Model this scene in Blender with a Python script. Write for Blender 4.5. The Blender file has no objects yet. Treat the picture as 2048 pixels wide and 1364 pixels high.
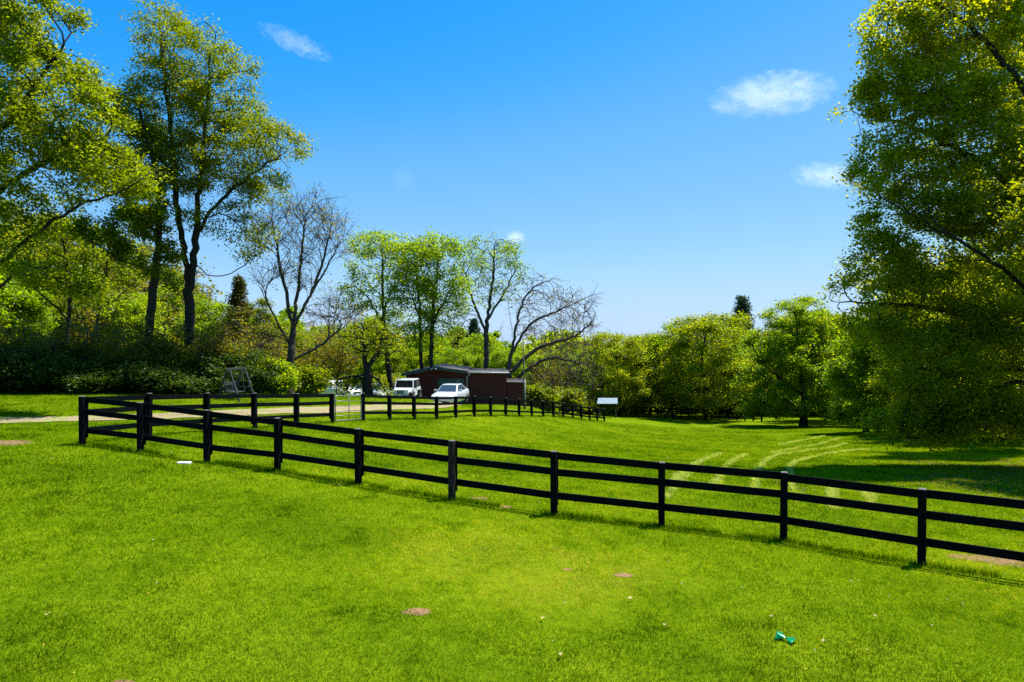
import bpy, math, numpy as np
from mathutils import Vector
R = math.radians
scene = bpy.context.scene
COL = scene.collection
F, CX, CY, EYE = 1365.0, 1024.0, 682.0, 4.0
rng = np.random.default_rng(7)

def W(px, py, Z):                      # estimated place of a feature at distance Z
    return np.array([(px - CX) / F * Z, Z, EYE - (py - CY) / F * Z])

# ------------------------------------------------------------------ materials
def mat(name):
    m = bpy.data.materials.new(name); m.use_nodes = True
    nt = m.node_tree; nt.nodes.clear()
    out = nt.nodes.new('ShaderNodeOutputMaterial')
    return m, nt, out
def N(nt, typ, **kw):
    n = nt.nodes.new(typ)
    for k, v in kw.items():
        if k.startswith('i_'):
            key = k[2:]
            key = int(key) if key.isdigit() else key.replace('_', ' ')
            n.inputs[key].default_value = v
        else: setattr(n, k, v)
    return n
def ramp(nt, stops, interp='LINEAR'):
    r = nt.nodes.new('ShaderNodeValToRGB'); r.color_ramp.interpolation = interp
    e = r.color_ramp.elements
    while len(e) < len(stops): e.new(0.5)
    for i, (p, c) in enumerate(stops):
        e[i].position = p; e[i].color = (*c, 1)
    return r
def principled(name, base, rough=0.6, metal=0.0, var=0.25, scale=6.0, bump=0.0, bscale=40.0, spec=0.5, coat=0.0, stretch=None):
    m, nt, out = mat(name); L = nt.links.new
    b = N(nt, 'ShaderNodeBsdfPrincipled', i_Roughness=rough, i_Metallic=metal)
    b.inputs['Specular IOR Level'].default_value = spec
    b.inputs['Coat Weight'].default_value = coat
    tc = N(nt, 'ShaderNodeTexCoord')
    src = tc.outputs['Object']
    if stretch:
        mp = N(nt, 'ShaderNodeMapping'); mp.inputs['Scale'].default_value = stretch
        L(src, mp.inputs[0]); src = mp.outputs[0]
    nz = N(nt, 'ShaderNodeTexNoise', i_Scale=scale, i_Detail=6.0, i_Roughness=0.65)
    L(src, nz.inputs['Vector'])
    base = np.array(base)
    r = ramp(nt, [(0.3, tuple(base * (1 - var))), (0.7, tuple(np.minimum(base * (1 + var), 1)))])
    L(nz.outputs['Fac'], r.inputs[0]); L(r.outputs[0], b.inputs['Base Color'])
    if bump:
        n2 = N(nt, 'ShaderNodeTexNoise', i_Scale=bscale, i_Detail=4.0)
        L(src, n2.inputs['Vector'])
        bp = N(nt, 'ShaderNodeBump', i_Strength=bump, i_Distance=0.02)
        L(n2.outputs['Fac'], bp.inputs['Height']); L(bp.outputs[0], b.inputs['Normal'])
    L(b.outputs[0], out.inputs[0])
    return m
def leafmat(name, stops, trans=0.60, gloss=0.012, tgain=(2.0, 1.75, 0.3)):
    """thin leaf: diffuse and translucent, colour from the per-leaf 'tint' number"""
    m, nt, out = mat(name); L = nt.links.new
    at = N(nt, 'ShaderNodeAttribute', attribute_name='tint')
    oi = N(nt, 'ShaderNodeObjectInfo')
    a1 = N(nt, 'ShaderNodeMath', operation='MULTIPLY_ADD', i_1=0.16, i_2=-0.08)
    L(oi.outputs['Random'], a1.inputs[0])
    a2 = N(nt, 'ShaderNodeMath', operation='ADD')
    L(at.outputs['Fac'], a2.inputs[0]); L(a1.outputs[0], a2.inputs[1])
    r = ramp(nt, stops); L(a2.outputs[0], r.inputs[0])
    d = N(nt, 'ShaderNodeBsdfDiffuse'); L(r.outputs[0], d.inputs[0])
    t = N(nt, 'ShaderNodeBsdfTranslucent')
    mul = N(nt, 'ShaderNodeMix', data_type='RGBA', blend_type='MULTIPLY'); mul.inputs[0].default_value = 1.0
    L(r.outputs[0], mul.inputs[6]); mul.inputs[7].default_value = (*tgain, 1)
    L(mul.outputs[2], t.inputs[0])
    mx = N(nt, 'ShaderNodeMixShader', i_Fac=trans); L(d.outputs[0], mx.inputs[1]); L(t.outputs[0], mx.inputs[2])
    g = N(nt, 'ShaderNodeBsdfGlossy', i_Roughness=0.45); g.inputs[0].default_value = (0.9, 0.95, 0.9, 1)
    m2 = N(nt, 'ShaderNodeMixShader', i_Fac=gloss); L(mx.outputs[0], m2.inputs[1]); L(g.outputs[0], m2.inputs[2])
    L(m2.outputs[0], out.inputs[0])
    return m
M = {}
M['leaf_maple'] = leafmat('maple_leaf', [(0, (0.04, 0.075, 0.003)), (0.45, (0.12, 0.17, 0.003)), (0.8, (0.19, 0.26, 0.004)), (1, (0.27, 0.31, 0.008))])
M['leaf_young'] = leafmat('young_maple_leaf', [(0, (0.04, 0.085, 0.003)), (0.45, (0.145, 0.205, 0.004)), (0.85, (0.25, 0.295, 0.006)), (1, (0.31, 0.33, 0.01))], trans=0.64)
M['leaf_olive'] = leafmat('oak_leaf', [(0, (0.045, 0.085, 0.004)), (0.5, (0.115, 0.175, 0.006)), (0.85, (0.20, 0.235, 0.008)), (1, (0.26, 0.21, 0.02))])
M['leaf_bright'] = leafmat('spring_leaf', [(0, (0.05, 0.12, 0.005)), (0.45, (0.14, 0.245, 0.006)), (0.85, (0.26, 0.35, 0.009)), (1, (0.36, 0.37, 0.015))])
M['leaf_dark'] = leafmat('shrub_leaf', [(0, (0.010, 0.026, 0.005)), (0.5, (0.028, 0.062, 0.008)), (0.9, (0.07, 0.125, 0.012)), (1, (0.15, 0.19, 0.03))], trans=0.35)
M['leaf_brown'] = leafmat('bud_leaf', [(0, (0.08, 0.07, 0.015)), (0.5, (0.155, 0.145, 0.02)), (1, (0.22, 0.23, 0.03))])
M['leaf_pine'] = leafmat('pine_needle', [(0, (0.018, 0.045, 0.030)), (0.6, (0.040, 0.085, 0.050)), (1, (0.08, 0.14, 0.07))], trans=0.2)
M['leaf_rust'] = leafmat('rust_needle', [(0, (0.03, 0.04, 0.012)), (0.6, (0.085, 0.085, 0.018)), (1, (0.17, 0.13, 0.03))], trans=0.3)
M['bark'] = principled('bark', (0.026, 0.022, 0.018), 0.9, var=0.5, scale=5, bump=0.9, bscale=14, spec=0.2, stretch=(3, 3, 0.6))
M['bark_grey'] = principled('grey_bark', (0.060, 0.052, 0.046), 0.9, var=0.45, scale=5, bump=0.9, bscale=14, spec=0.2, stretch=(3, 3, 0.6))
M['bark_brown'] = principled('twig_bark', (0.085, 0.062, 0.048), 0.9, var=0.35, scale=5, spec=0.2)
M['fence'] = principled('black_fence_paint', (0.0016, 0.0030, 0.0038), 0.75, var=0.55, scale=5, bump=0.35, bscale=30, spec=0.07, stretch=(1, 1, 6))
M['fence_old'] = principled('worn_fence_paint', (0.012, 0.0075, 0.0055), 0.7, var=0.8, scale=9, bump=0.4, bscale=30, spec=0.3, stretch=(4, 4, 0.7))
M['cap'] = principled('sunlit_worn_post_top', (0.10, 0.095, 0.09), 0.8, var=0.4, scale=30)  # pale grey of worn tops, with sun catching the black paint coloured in
M['galv'] = principled('galvanised_tube', (0.16, 0.18, 0.19), 0.45, 0.6, var=0.3, scale=12)
M['white'] = principled('white_car_paint', (0.80, 0.81, 0.82), 0.28, var=0.03, coat=0.6)
M['silver'] = principled('silver_car_paint', (0.60, 0.63, 0.66), 0.3, 0.15, var=0.04, coat=0.6)
M['black'] = principled('black_plastic', (0.012, 0.013, 0.014), 0.6, var=0.3)
M['canvas'] = principled('black_soft_top', (0.010, 0.010, 0.011), 0.85, var=0.3, bump=0.2)
M['tyre'] = principled('tyre_rubber', (0.015, 0.015, 0.015), 0.85, var=0.3, scale=20)
M['rim'] = principled('alloy_rim', (0.45, 0.46, 0.47), 0.35, 0.8, var=0.1)
M['lamp'] = principled('lamp_lens', (0.75, 0.77, 0.78), 0.12, var=0.05, coat=1.0)
M['plate'] = principled('number_plate', (0.72, 0.74, 0.70), 0.5, var=0.1, scale=30)
M['siding'] = principled('red_brown_siding', (0.070, 0.009, 0.007), 0.95, var=0.35, scale=3, bump=0.5, bscale=12, stretch=(6, 6, 0.5))
M['siding2'] = principled('faded_red_siding', (0.078, 0.014, 0.010), 0.95, var=0.4, scale=3, bump=0.5, bscale=12, stretch=(0.6, 0.6, 5))
M['green_trim'] = principled('dark_green_trim', (0.012, 0.045, 0.038), 0.6, var=0.25, scale=4)
M['green_door'] = principled('green_barn_door', (0.010, 0.055, 0.045), 0.6, var=0.25, scale=4, bump=0.3, stretch=(5, 5, 0.4))
M['roofing'] = principled('grey_roll_roofing', (0.05, 0.044, 0.042), 0.85, var=0.3, scale=3, bump=0.4, bscale=25)
M['gutter'] = principled('white_gutter', (0.40, 0.41, 0.42), 0.5, var=0.12, scale=5)
M['tin'] = principled('pale_tin_roof', (0.15, 0.21, 0.27), 0.4, 0.2, var=0.12, scale=2)
M['grey_wood'] = principled('grey_weathered_wood', (0.032, 0.038, 0.036), 0.85, var=0.35, scale=8, bump=0.4, stretch=(4, 4, 0.7))
M['pole_wood'] = principled('pole_wood', (0.10, 0.085, 0.07), 0.9, var=0.35, scale=5, stretch=(4, 4, 0.4))
M['stone'] = principled('white_slab_stone', (0.62, 0.61, 0.57), 0.8, var=0.2, scale=14, bump=0.4)
M['film'] = principled('green_plastic_film', (0.0, 0.21, 0.05), 0.16, var=0.35, scale=9, coat=0.8, bump=0.3, bscale=22)
M['interior'] = principled('dark_interior', (0.008, 0.008, 0.008), 0.9, var=0.2)
def glassmat():
    m, nt, out = mat('car_glass'); L = nt.links.new
    b = N(nt, 'ShaderNodeBsdfPrincipled', i_Roughness=0.06); b.inputs['Base Color'].default_value = (0.03, 0.04, 0.045, 1)
    b.inputs['Specular IOR Level'].default_value = 0.9; b.inputs['Coat Weight'].default_value = 0.5
    L(b.outputs[0], out.inputs[0]); return m
M['glass'] = glassmat()
M['glass_dark'] = principled('tinted_glass', (0.010, 0.012, 0.013), 0.15, var=0.2, spec=0.35)

# ------------------------------------------------------------------ object helpers
def tag(o, label=None, cat=None, group=None, kind=None):
    if label: o['label'] = label
    if cat: o['category'] = cat
    if group: o['group'] = group
    if kind: o['kind'] = kind
    return o
def empty(name, loc, label=None, cat=None, group=None, rz=0.0):
    o = bpy.data.objects.new(name, None); COL.objects.link(o)
    o.location = loc; o.rotation_euler = (0, 0, rz); o.empty_display_size = 0.2
    return tag(o, label, cat, group)
def link(name, me, m, parent=None):
    o = bpy.data.objects.new(name, me); COL.objects.link(o)
    if m is not None: me.materials.append(m)
    if parent is not None: o.parent = parent
    return o
def mesh_np(name, V, Fc, smooth=False):
    V = np.ascontiguousarray(V, dtype=np.float32); Fc = np.ascontiguousarray(Fc, dtype=np.int32)
    me = bpy.data.meshes.new(name); k = Fc.shape[1]; n = len(Fc)
    me.vertices.add(len(V)); me.vertices.foreach_set('co', V.ravel())
    me.loops.add(n * k); me.loops.foreach_set('vertex_index', Fc.ravel())
    me.polygons.add(n); me.polygons.foreach_set('loop_start', np.arange(0, n * k, k, dtype=np.int32))
    if smooth: me.polygons.foreach_set('use_smooth', np.ones(n, dtype=bool))
    me.update(calc_edges=True)
    return me
def face_attr(me, name, vals):
    a = me.attributes.new(name, 'FLOAT', 'FACE'); a.data.foreach_set('value', np.ascontiguousarray(vals, dtype=np.float32))
class MB:
    """collects shapes that become ONE mesh"""
    def __init__(s): s.v = []; s.f = []
    def add(s, vs, fs):
        o = len(s.v); s.v += [tuple(map(float, p)) for p in vs]; s.f += [tuple(i + o for i in f) for f in fs]; return s
    def frustum(s, lo, hi):
        return s.add(lo + hi, [(3, 2, 1, 0), (4, 5, 6, 7), (0, 1, 5, 4), (1, 2, 6, 5), (2, 3, 7, 6), (3, 0, 4, 7)])
    def box(s, c, d, rz=0.0):
        x, y, z = (q / 2 for q in d); ca, sa = math.cos(rz), math.sin(rz)
        pts = []
        for zz in (-z, z):
            for (a, b) in ((-x, -y), (x, -y), (x, y), (-x, y)):
                pts.append((c[0] + a * ca - b * sa, c[1] + a * sa + b * ca, c[2] + zz))
        return s.frustum(pts[:4], pts[4:])
    def beam(s, a, b, w, h):             # rectangular bar from a to b: w sideways, h upright
        a, b = Vector(a), Vector(b); d = (b - a).normalized()
        side = d.cross(Vector((0, 0, 1)))
        side = Vector((1, 0, 0)) if side.length < 1e-4 else side.normalized()
        up = side.cross(d)
        q = [side * (-w / 2) + up * (-h / 2), side * (w / 2) + up * (-h / 2), side * (w / 2) + up * (h / 2), side * (-w / 2) + up * (h / 2)]
        return s.frustum([a + k for k in q], [b + k for k in q])
    def tube(s, pts, r, n=8, cap=True):
        pts = [Vector(p) for p in pts]; rr = r if hasattr(r, '__len__') else [r] * len(pts)
        o = len(s.v); ref = None
        for i, p in enumerate(pts):
            d = (pts[min(i + 1, len(pts) - 1)] - pts[max(i - 1, 0)]).normalized()
            if ref is None: ref = Vector((1, 0, 0)) if abs(d.x) < 0.9 else Vector((0, 1, 0))
            u = (ref - d * ref.dot(d)).normalized(); w = d.cross(u); ref = u
            for k in range(n):
                a = 2 * math.pi * k / n
                s.v.append(tuple(p + (u * math.cos(a) + w * math.sin(a)) * rr[i]))
        for i in range(len(pts) - 1):
            for k in range(n):
                a0, a1 = o + i * n + k, o + i * n + (k + 1) % n
                s.f.append((a0, a1, a1 + n, a0 + n))
        if cap:
            s.f.append(tuple(o + k for k in range(n))[::-1]); s.f.append(tuple(o + (len(pts) - 1) * n + k for k in range(n)))
        return s
    def prism(s, poly, axis, a, b):       # polygon (2-D) extruded along an axis between a and b
        n = len(poly)
        put = {'x': lambda p, t: (t, p[0], p[1]), 'y': lambda p, t: (p[0], t, p[1]), 'z': lambda p, t: (p[0], p[1], t)}[axis]
        return s.add([put(p, a) for p in poly] + [put(p, b) for p in poly],
                     [tuple(range(n))[::-1], tuple(range(n, 2 * n))] + [(i, (i + 1) % n, (i + 1) % n + n, i + n) for i in range(n)])
    def loft(s, secs):
        n = len(secs[0]); o = len(s.v)
        for sec in secs: s.v += [tuple(map(float, p)) for p in sec]
        for i in range(len(secs) - 1):
            for k in range(n):
                a0, a1 = o + i * n + k, o + i * n + (k + 1) % n
                s.f.append((a0, a1, a1 + n, a0 + n))
        s.f.append(tuple(o + k for k in range(n))[::-1]); s.f.append(tuple(o + (len(secs) - 1) * n + k for k in range(n)))
        return s
    def build(s, name, m, parent=None, bevel=0.0, smooth=False):
        import bmesh
        me = bpy.data.meshes.new(name); me.from_pydata(s.v, [], s.f)
        bm = bmesh.new(); bm.from_mesh(me); bmesh.ops.recalc_face_normals(bm, faces=bm.faces); bm.to_mesh(me); bm.free()
        if smooth: me.polygons.foreach_set('use_smooth', np.ones(len(me.polygons), dtype=bool))
        me.update()
        o = link(name, me, m, parent)
        if bevel:
            b = o.modifiers.new('bevel', 'BEVEL'); b.width = bevel; b.segments = 2; b.limit_method = 'ANGLE'
        return o
def copy_tree(o, parent=None):
    c = o.copy(); COL.objects.link(c)
    if parent is not None: c.parent = parent
    for ch in o.children: copy_tree(ch, c)
    return c

# ------------------------------------------------------------------ noise and terrain
_lat = np.random.default_rng(3).random((256, 256))
def vnoise(x, y, s, seed=0):
    x = np.asarray(x) / s + seed * 17.3; y = np.asarray(y) / s + seed * 9.7
    xi = np.floor(x).astype(int); yi = np.floor(y).astype(int); fx = x - xi; fy = y - yi
    fx = fx * fx * (3 - 2 * fx); fy = fy * fy * (3 - 2 * fy)
    g = lambda a, b: _lat[a & 255, b & 255]
    return (g(xi, yi) * (1 - fx) + g(xi + 1, yi) * fx) * (1 - fy) + (g(xi, yi + 1) * (1 - fx) + g(xi + 1, yi + 1) * fx) * fy
def fbm(x, y, s, seed=0): return 0.5 * vnoise(x, y, s, seed) + 0.3 * vnoise(x, y, s / 2.1, seed + 1) + 0.2 * vnoise(x, y, s / 4.3, seed + 2)

PH = 1.40
NEAR = [(165, 888, 98), (281, 903, 100), (414, 922, 104), (555, 943, 106), (717, 968, 111), (904, 1000, 120), (1108, 1030, 128), (1323, 1055, 131), (1567, 1083, 137), (1843, 1129, 153), (2190, 1184, 171)]
BACK = [(165, 888, 98), (298, 874, 88), (415, 866, 79), (510, 858, 72), (594, 851, 65.5), (665, 846, 60)]
FARF = [(727, 842, 54), (780, 840, 50.5), (829, 840, 48), (874, 838.5, 45.5), (912, 836, 43), (949, 834, 41), (982, 833, 39), (1012, 833, 37.3), (1039, 833, 35.6), (1064, 833, 34), (1087, 834, 32.7), (1107, 835, 31.5), (1127, 836, 30.4), (1146, 837, 29.3), (1163, 839, 28.4), (1180, 841, 27.5), (1195, 842, 26.7), (1209, 843, 26)]
conv = lambda L_: [W(px, py, F * PH / h) for px, py, h in L_]
near_p, back_p, farf_p = conv(NEAR), conv(BACK), conv(FARF)
ctrl = near_p + back_p[1:] + farf_p
ctrl += [W(*t) for t in [(1215, 834, 81), (0, 845, 24.5), (0, 790, 36), (250, 788, 37), (480, 788, 39), (480, 826, 31), (660, 819, 38), (850, 817, 44.5), (583, 790, 47), (900, 806, 49), (815, 804.5, 54),
       (812, 806, 62), (933, 808, 62), (1050, 810, 62), (1215, 832, 88), (1410, 839, 88), (1605, 853, 76), (1500, 846, 82), (1735, 862, 62), (1900, 880, 48), (2048, 945, 27), (2400, 945, 27), (740, 800, 58), (640, 795, 56)]]
ctrl += [np.array(t, float) for t in [(-8, 7.6, 0.42), (0, 7.9, 0.05), (7, 8, -0.03), (0, 0, 0), (-10, -10, 0.3), (10, -10, -0.2), (-15, 12, 0.85), (-24, 22, 1.3), (16, 8, -0.1), (20, 16, -0.5), (40, 5, 0), (-40, 5, 1.2),
       (-60, 60, 1.2), (-40, 75, -0.5), (-20, 75, -1.5), (0, 90, -4.8), (20, 120, -7.5), (60, 120, -7), (60, 60, -3.5), (110, 100, -4), (-100, 30, 2.5), (-100, 100, 1), (0, 200, -10), (100, 200, -10), (-100, 200, -5), (0, 300, -10), (150, 300, -9), (-150, 300, -8), (160, 60, -2), (-160, 0, 2), (160, -20, 0), (0, -40, 0)]]
C = np.array(ctrl)
def tps(d2): return 0.5 * d2 * np.log(d2 + 1e-9)
def solve_tps(P, z, lam):
    n = len(P); d2 = ((P[:, None] - P[None]) ** 2).sum(-1)
    A = np.zeros((n + 3, n + 3)); A[:n, :n] = tps(d2) + lam * np.eye(n)
    A[:n, n] = 1; A[:n, n + 1:] = P; A[n, :n] = 1; A[n + 1:, :n] = P.T
    return np.linalg.solve(A, np.r_[z, 0, 0, 0])
SC = 20.0
wts = solve_tps(C[:, :2] / SC, C[:, 2], 0.004)
GX0, GY0, GS = -200.0, -60.0, 0.5
gx = np.arange(GX0, 200.01, GS); gy = np.arange(GY0, 340.01, GS)
HG = np.zeros((len(gy), len(gx)))
for j, yy in enumerate(gy):
    Q = np.c_[gx, np.full(len(gx), yy)] / SC
    d2 = ((Q[:, None] - C[None, :, :2] / SC) ** 2).sum(-1)
    HG[j] = tps(d2) @ wts[:len(C)] + wts[len(C)] + Q @ wts[len(C) + 1:]
HG = np.clip(HG, -13, 6)
def H(x, y):
    x = np.asarray(x, float); y = np.asarray(y, float)
    u = np.clip((x - GX0) / GS, 0, len(gx) - 1.001); v = np.clip((y - GY0) / GS, 0, len(gy) - 1.001)
    i = u.astype(int); j = v.astype(int); fu = u - i; fv = v - j
    h = (HG[j, i] * (1 - fu) + HG[j, i + 1] * fu) * (1 - fv) + (HG[j + 1, i] * (1 - fu) + HG[j + 1, i + 1] * fu) * fv
    return h + (fbm(x, y, 3.5, 5) - 0.5) * 0.10 + (vnoise(x, y, 0.7, 8) - 0.5) * 0.035
def G3(x, y): return (float(x), float(y), float(H(x, y)))
def on_ground(px, py, z0=5.0, z1=180.0):
    Z = np.linspace(z0, z1, 6000); z = EYE - (py - CY) / F * Z; x = (px - CX) / F * Z
    k = np.argmax(z < H(x, Z)); return np.array([x[k], Z[k], float(H(x[k], Z[k]))])

def graded(lo, hi, dense, step, grow=1.12):
    a, b = dense; c = list(np.arange(a, b + 1e-6, step)); s = step; v = b
    while v < hi: s *= grow; v += s; c.append(v)
    s = step; v = a
    while v > lo: s *= grow; v -= s; c.insert(0, v)
    return np.array(c)
xs = graded(-1500, 1500, (-24, 24), 0.28); ys = graded(-300, 2500, (5, 40), 0.28)
XX, YY = np.meshgrid(xs, ys); ZZ = H(XX, YY)
ZZ -= np.clip((np.hypot(XX, YY) - 300) / 400, 0, 1) * 6
nx, ny = len(xs), len(ys); idx = np.arange(nx * ny).reshape(ny, nx)
FC = np.stack([idx[:-1, :-1], idx[:-1, 1:], idx[1:, 1:], idx[1:, :-1]], -1).reshape(-1, 4)
gm, nt, out = mat('lawn_soil_and_turf'); L = nt.links.new
tc = N(nt, 'ShaderNodeTexCoord')
n1 = N(nt, 'ShaderNodeTexNoise', i_Scale=0.35, i_Detail=5.0, i_Roughness=0.6); n2 = N(nt, 'ShaderNodeTexNoise', i_Scale=5.0, i_Detail=8.0, i_Roughness=0.75)
n3 = N(nt, 'ShaderNodeTexNoise', i_Scale=40.0, i_Detail=4.0, i_Roughness=0.7)
for n in (n1, n2, n3): L(tc.outputs['Object'], n.inputs['Vector'])
r1 = ramp(nt, [(0.3, (0.070, 0.125, 0.003)), (0.5, (0.125, 0.195, 0.004)), (0.7, (0.18, 0.24, 0.006))]); L(n1.outputs[0], r1.inputs[0])
r2 = ramp(nt, [(0.3, (0.45, 0.5, 0.4)), (0.55, (1, 1, 1)), (0.8, (1.0, 1.0, 1.0))]); L(n2.outputs[0], r2.inputs[0])
mx = N(nt, 'ShaderNodeMix', data_type='RGBA', blend_type='MULTIPLY'); mx.inputs[0].default_value = 1
L(r1.outputs[0], mx.inputs[6]); L(r2.outputs[0], mx.inputs[7])
r3 = ramp(nt, [(0.35, (0.62, 0.66, 0.6)), (0.6, (1, 1, 1))]); L(n3.outputs[0], r3.inputs[0])
mx2 = N(nt, 'ShaderNodeMix', data_type='RGBA', blend_type='MULTIPLY'); mx2.inputs[0].default_value = 1
L(mx.outputs[2], mx2.inputs[6]); L(r3.outputs[0], mx2.inputs[7])
b = N(nt, 'ShaderNodeBsdfPrincipled', i_Roughness=0.95); b.inputs['Specular IOR Level'].default_value = 0.0
L(mx2.outputs[2], b.inputs['Base Color'])
bp = N(nt, 'ShaderNodeBump', i_Strength=0.7, i_Distance=0.06); L(n2.outputs[0], bp.inputs['Height']); L(bp.outputs[0], b.inputs['Normal'])
L(b.outputs[0], out.inputs[0])
ground = link('ground', mesh_np('ground', np.c_[XX.ravel(), YY.ravel(), ZZ.ravel()], FC, True), gm); tag(ground, kind='structure')

# ------------------------------------------------------------------ driveway, bare patches
def catmull(P, n=14):
    P = np.array(P, float); Q = np.vstack([2 * P[0] - P[1], P, 2 * P[-1] - P[-2]]); o = []
    for i in range(1, len(Q) - 2):
        for t in np.linspace(0, 1, n, endpoint=False):
            a, b_, c, d = Q[i - 1], Q[i], Q[i + 1], Q[i + 2]
            o.append(0.5 * (2 * b_ + (c - a) * t + (2 * a - 5 * b_ + 4 * c - d) * t * t + (3 * b_ - a - 3 * c + d) * t ** 3))
    o.append(Q[-2]); return np.array(o)
drive_c = catmull([(-34, 20.8), (-24, 22.8), (-17.2, 25.4), (-14.2, 28), (-12.2, 31.5), (-10.3, 37), (-8.4, 41.5), (-6.2, 45.0), (-4.6, 48.5), (-4.2, 53), (-4.6, 57)])
def drive_dist(x, y):
    P = np.c_[np.ravel(x), np.ravel(y)]; d = np.full(len(P), 1e9)
    near = (P[:, 1] > 17) & (P[:, 1] < 62) & (P[:, 0] < 4)
    if near.any():
        q = P[near]; best = np.full(len(q), 1e9)
        for c in drive_c: best = np.minimum(best, (q[:, 0] - c[0]) ** 2 + (q[:, 1] - c[1]) ** 2)
        d[near] = np.sqrt(best)
    return d
def sheet_along(C_, half, na, lift, seed):
    d = np.gradient(C_, axis=0); d /= np.linalg.norm(d, axis=1)[:, None]; nrm = np.c_[-d[:, 1], d[:, 0]]
    V = []; t = np.linspace(-1, 1, na)
    for i, c in enumerate(C_):
        w = half(i / len(C_))
        for k in t:
            wob = 1 + 0.22 * (fbm(c[0] + 30 * k, c[1], 1.6, seed) - 0.5) * 2 if abs(k) == 1 else 1
            p = c + nrm[i] * k * w * wob; V.append((p[0], p[1], float(H(p[0], p[1])) + lift))
    n = len(C_); ii = np.arange(n * na).reshape(n, na)
    return np.array(V), np.stack([ii[:-1, :-1], ii[:-1, 1:], ii[1:, 1:], ii[1:, :-1]], -1).reshape(-1, 4)
dm, nt, out = mat('gravel'); L = nt.links.new
tc = N(nt, 'ShaderNodeTexCoord'); v = N(nt, 'ShaderNodeTexNoise', i_Scale=14.0, i_Detail=8.0, i_Roughness=0.8); v2 = N(nt, 'ShaderNodeTexNoise', i_Scale=1.2, i_Detail=4.0)
L(tc.outputs['Object'], v.inputs['Vector']); L(tc.outputs['Object'], v2.inputs['Vector'])
ra = ramp(nt, [(0.3, (0.13, 0.095, 0.048)), (0.55, (0.27, 0.205, 0.11)), (0.75, (0.40, 0.315, 0.18))]); L(v.outputs[0], ra.inputs[0])
rb = ramp(nt, [(0.50, (0, 0, 0)), (0.66, (1, 1, 1))]); L(v2.outputs[0], rb.inputs[0])
mm = N(nt, 'ShaderNodeMix', data_type='RGBA'); L(rb.outputs[0], mm.inputs[0]); L(ra.outputs[0], mm.inputs[6]); mm.inputs[7].default_value = (0.20, 0.23, 0.05, 1)
b = N(nt, 'ShaderNodeBsdfPrincipled', i_Roughness=0.95); L(mm.outputs[2], b.inputs['Base Color'])
bp = N(nt, 'ShaderNodeBump', i_Strength=0.8, i_Distance=0.03); L(v.outputs[0], bp.inputs['Height']); L(bp.outputs[0], b.inputs['Normal']); L(b.outputs[0], out.inputs[0])
Vd, Fd = sheet_along(drive_c, lambda t: 1.05 - 0.55 * t, 9, 0.03, 4)
tag(link('driveway', mesh_np('driveway', Vd, Fd, True), dm), kind='structure')

M['dirt'] = principled('bare_dirt', (0.20, 0.120, 0.058), 0.95, var=0.45, scale=16, bump=0.9, bscale=60, spec=0.1)
PATCH = []
def dirt(px, py, ax, ay, seed, ang=0.0):
    c = on_ground(px, py); PATCH.append((c[0], c[1], ax, ay, ang))
    V = [(c[0], c[1], float(H(c[0], c[1])) + 0.004)]; n = 40
    for ring in (0.35, 0.7, 1.0):
        for k in range(n):
            a = 2 * math.pi * k / n; q = ring * (1 + (0.45 if ring == 1 else 0.1) * (fbm(math.cos(a) * 2 + seed, math.sin(a) * 2, 0.8, seed) - 0.5) * 2)
            u, w_ = ax * q * math.cos(a), ay * q * math.sin(a)
            x = c[0] + u * math.cos(ang) - w_ * math.sin(ang); y = c[1] + u * math.sin(ang) + w_ * math.cos(ang)
            V.append((x, y, float(H(x, y)) + 0.004))
    f = [(0, 1 + k, 1 + (k + 1) % n) for k in range(n)]
    for r_ in range(2):
        for k in range(n):
            a0, a1 = 1 + r_ * n + k, 1 + r_ * n + (k + 1) % n; f.append((a0, a0 + n, a1 + n)); f.append((a0, a1 + n, a1))
    tag(link('bare_dirt', mesh_np('bare_dirt', V, f, True), M['dirt']), kind='structure')
dirt(835, 1225, 0.20, 0.13, 1); dirt(15, 886, 0.75, 0.42, 2); dirt(1246, 1151, 0.16, 0.10, 3); dirt(1996, 1122, 0.75, 0.40, 4, -0.3)
dirt(960, 997, 0.22, 0.12, 5); dirt(1012, 1014, 0.16, 0.12, 6); dirt(240, 1372, 0.14, 0.10, 7); dirt(1135, 1140, 0.09, 0.05, 8)
def patch_mask(x, y):
    m = np.zeros(len(x))
    for cx, cy, ax, ay, an in PATCH:
        u = ((x - cx) * math.cos(an) + (y - cy) * math.sin(an)) / ax; w_ = (-(x - cx) * math.sin(an) + (y - cy) * math.cos(an)) / ay
        m = np.maximum(m, np.clip(1.0 - np.hypot(u, w_) + (vnoise(x, y, 0.07, 51) - 0.5) * 0.9, 0, 1) * 1.5)
    return np.clip(m, 0, 1)

# ------------------------------------------------------------------ grass
def blades(x, y, h, w, lean, tint, name, m):
    n = len(x); z = H(x, y); az = rng.random(n) * 2 * np.pi; la = rng.random(n) * 2 * np.pi
    dx, dy = np.cos(az) * w / 2, np.sin(az) * w / 2
    V = np.empty((n, 3, 3), np.float32)
    V[:, 0] = np.c_[x - dx, y - dy, z - 0.005]; V[:, 1] = np.c_[x + dx, y + dy, z - 0.005]
    V[:, 2] = np.c_[x + np.cos(la) * lean, y + np.sin(la) * lean, z + h]
    me = mesh_np(name, V.reshape(-1, 3), np.arange(3 * n).reshape(n, 3)); face_attr(me, 'tint', tint)
    return link(name, me, m)
M['grass'] = leafmat('grass_blade', [(0, (0.020, 0.058, 0.001)), (0.35, (0.086, 0.190, 0.001)), (0.62, (0.205, 0.340, 0.002)), (0.85, (0.44, 0.51, 0.006)), (1, (0.62, 0.56, 0.05))], trans=0.42, gloss=0.0, tgain=(1.15, 1.05, 0.25))
NB = 1350000
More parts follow.
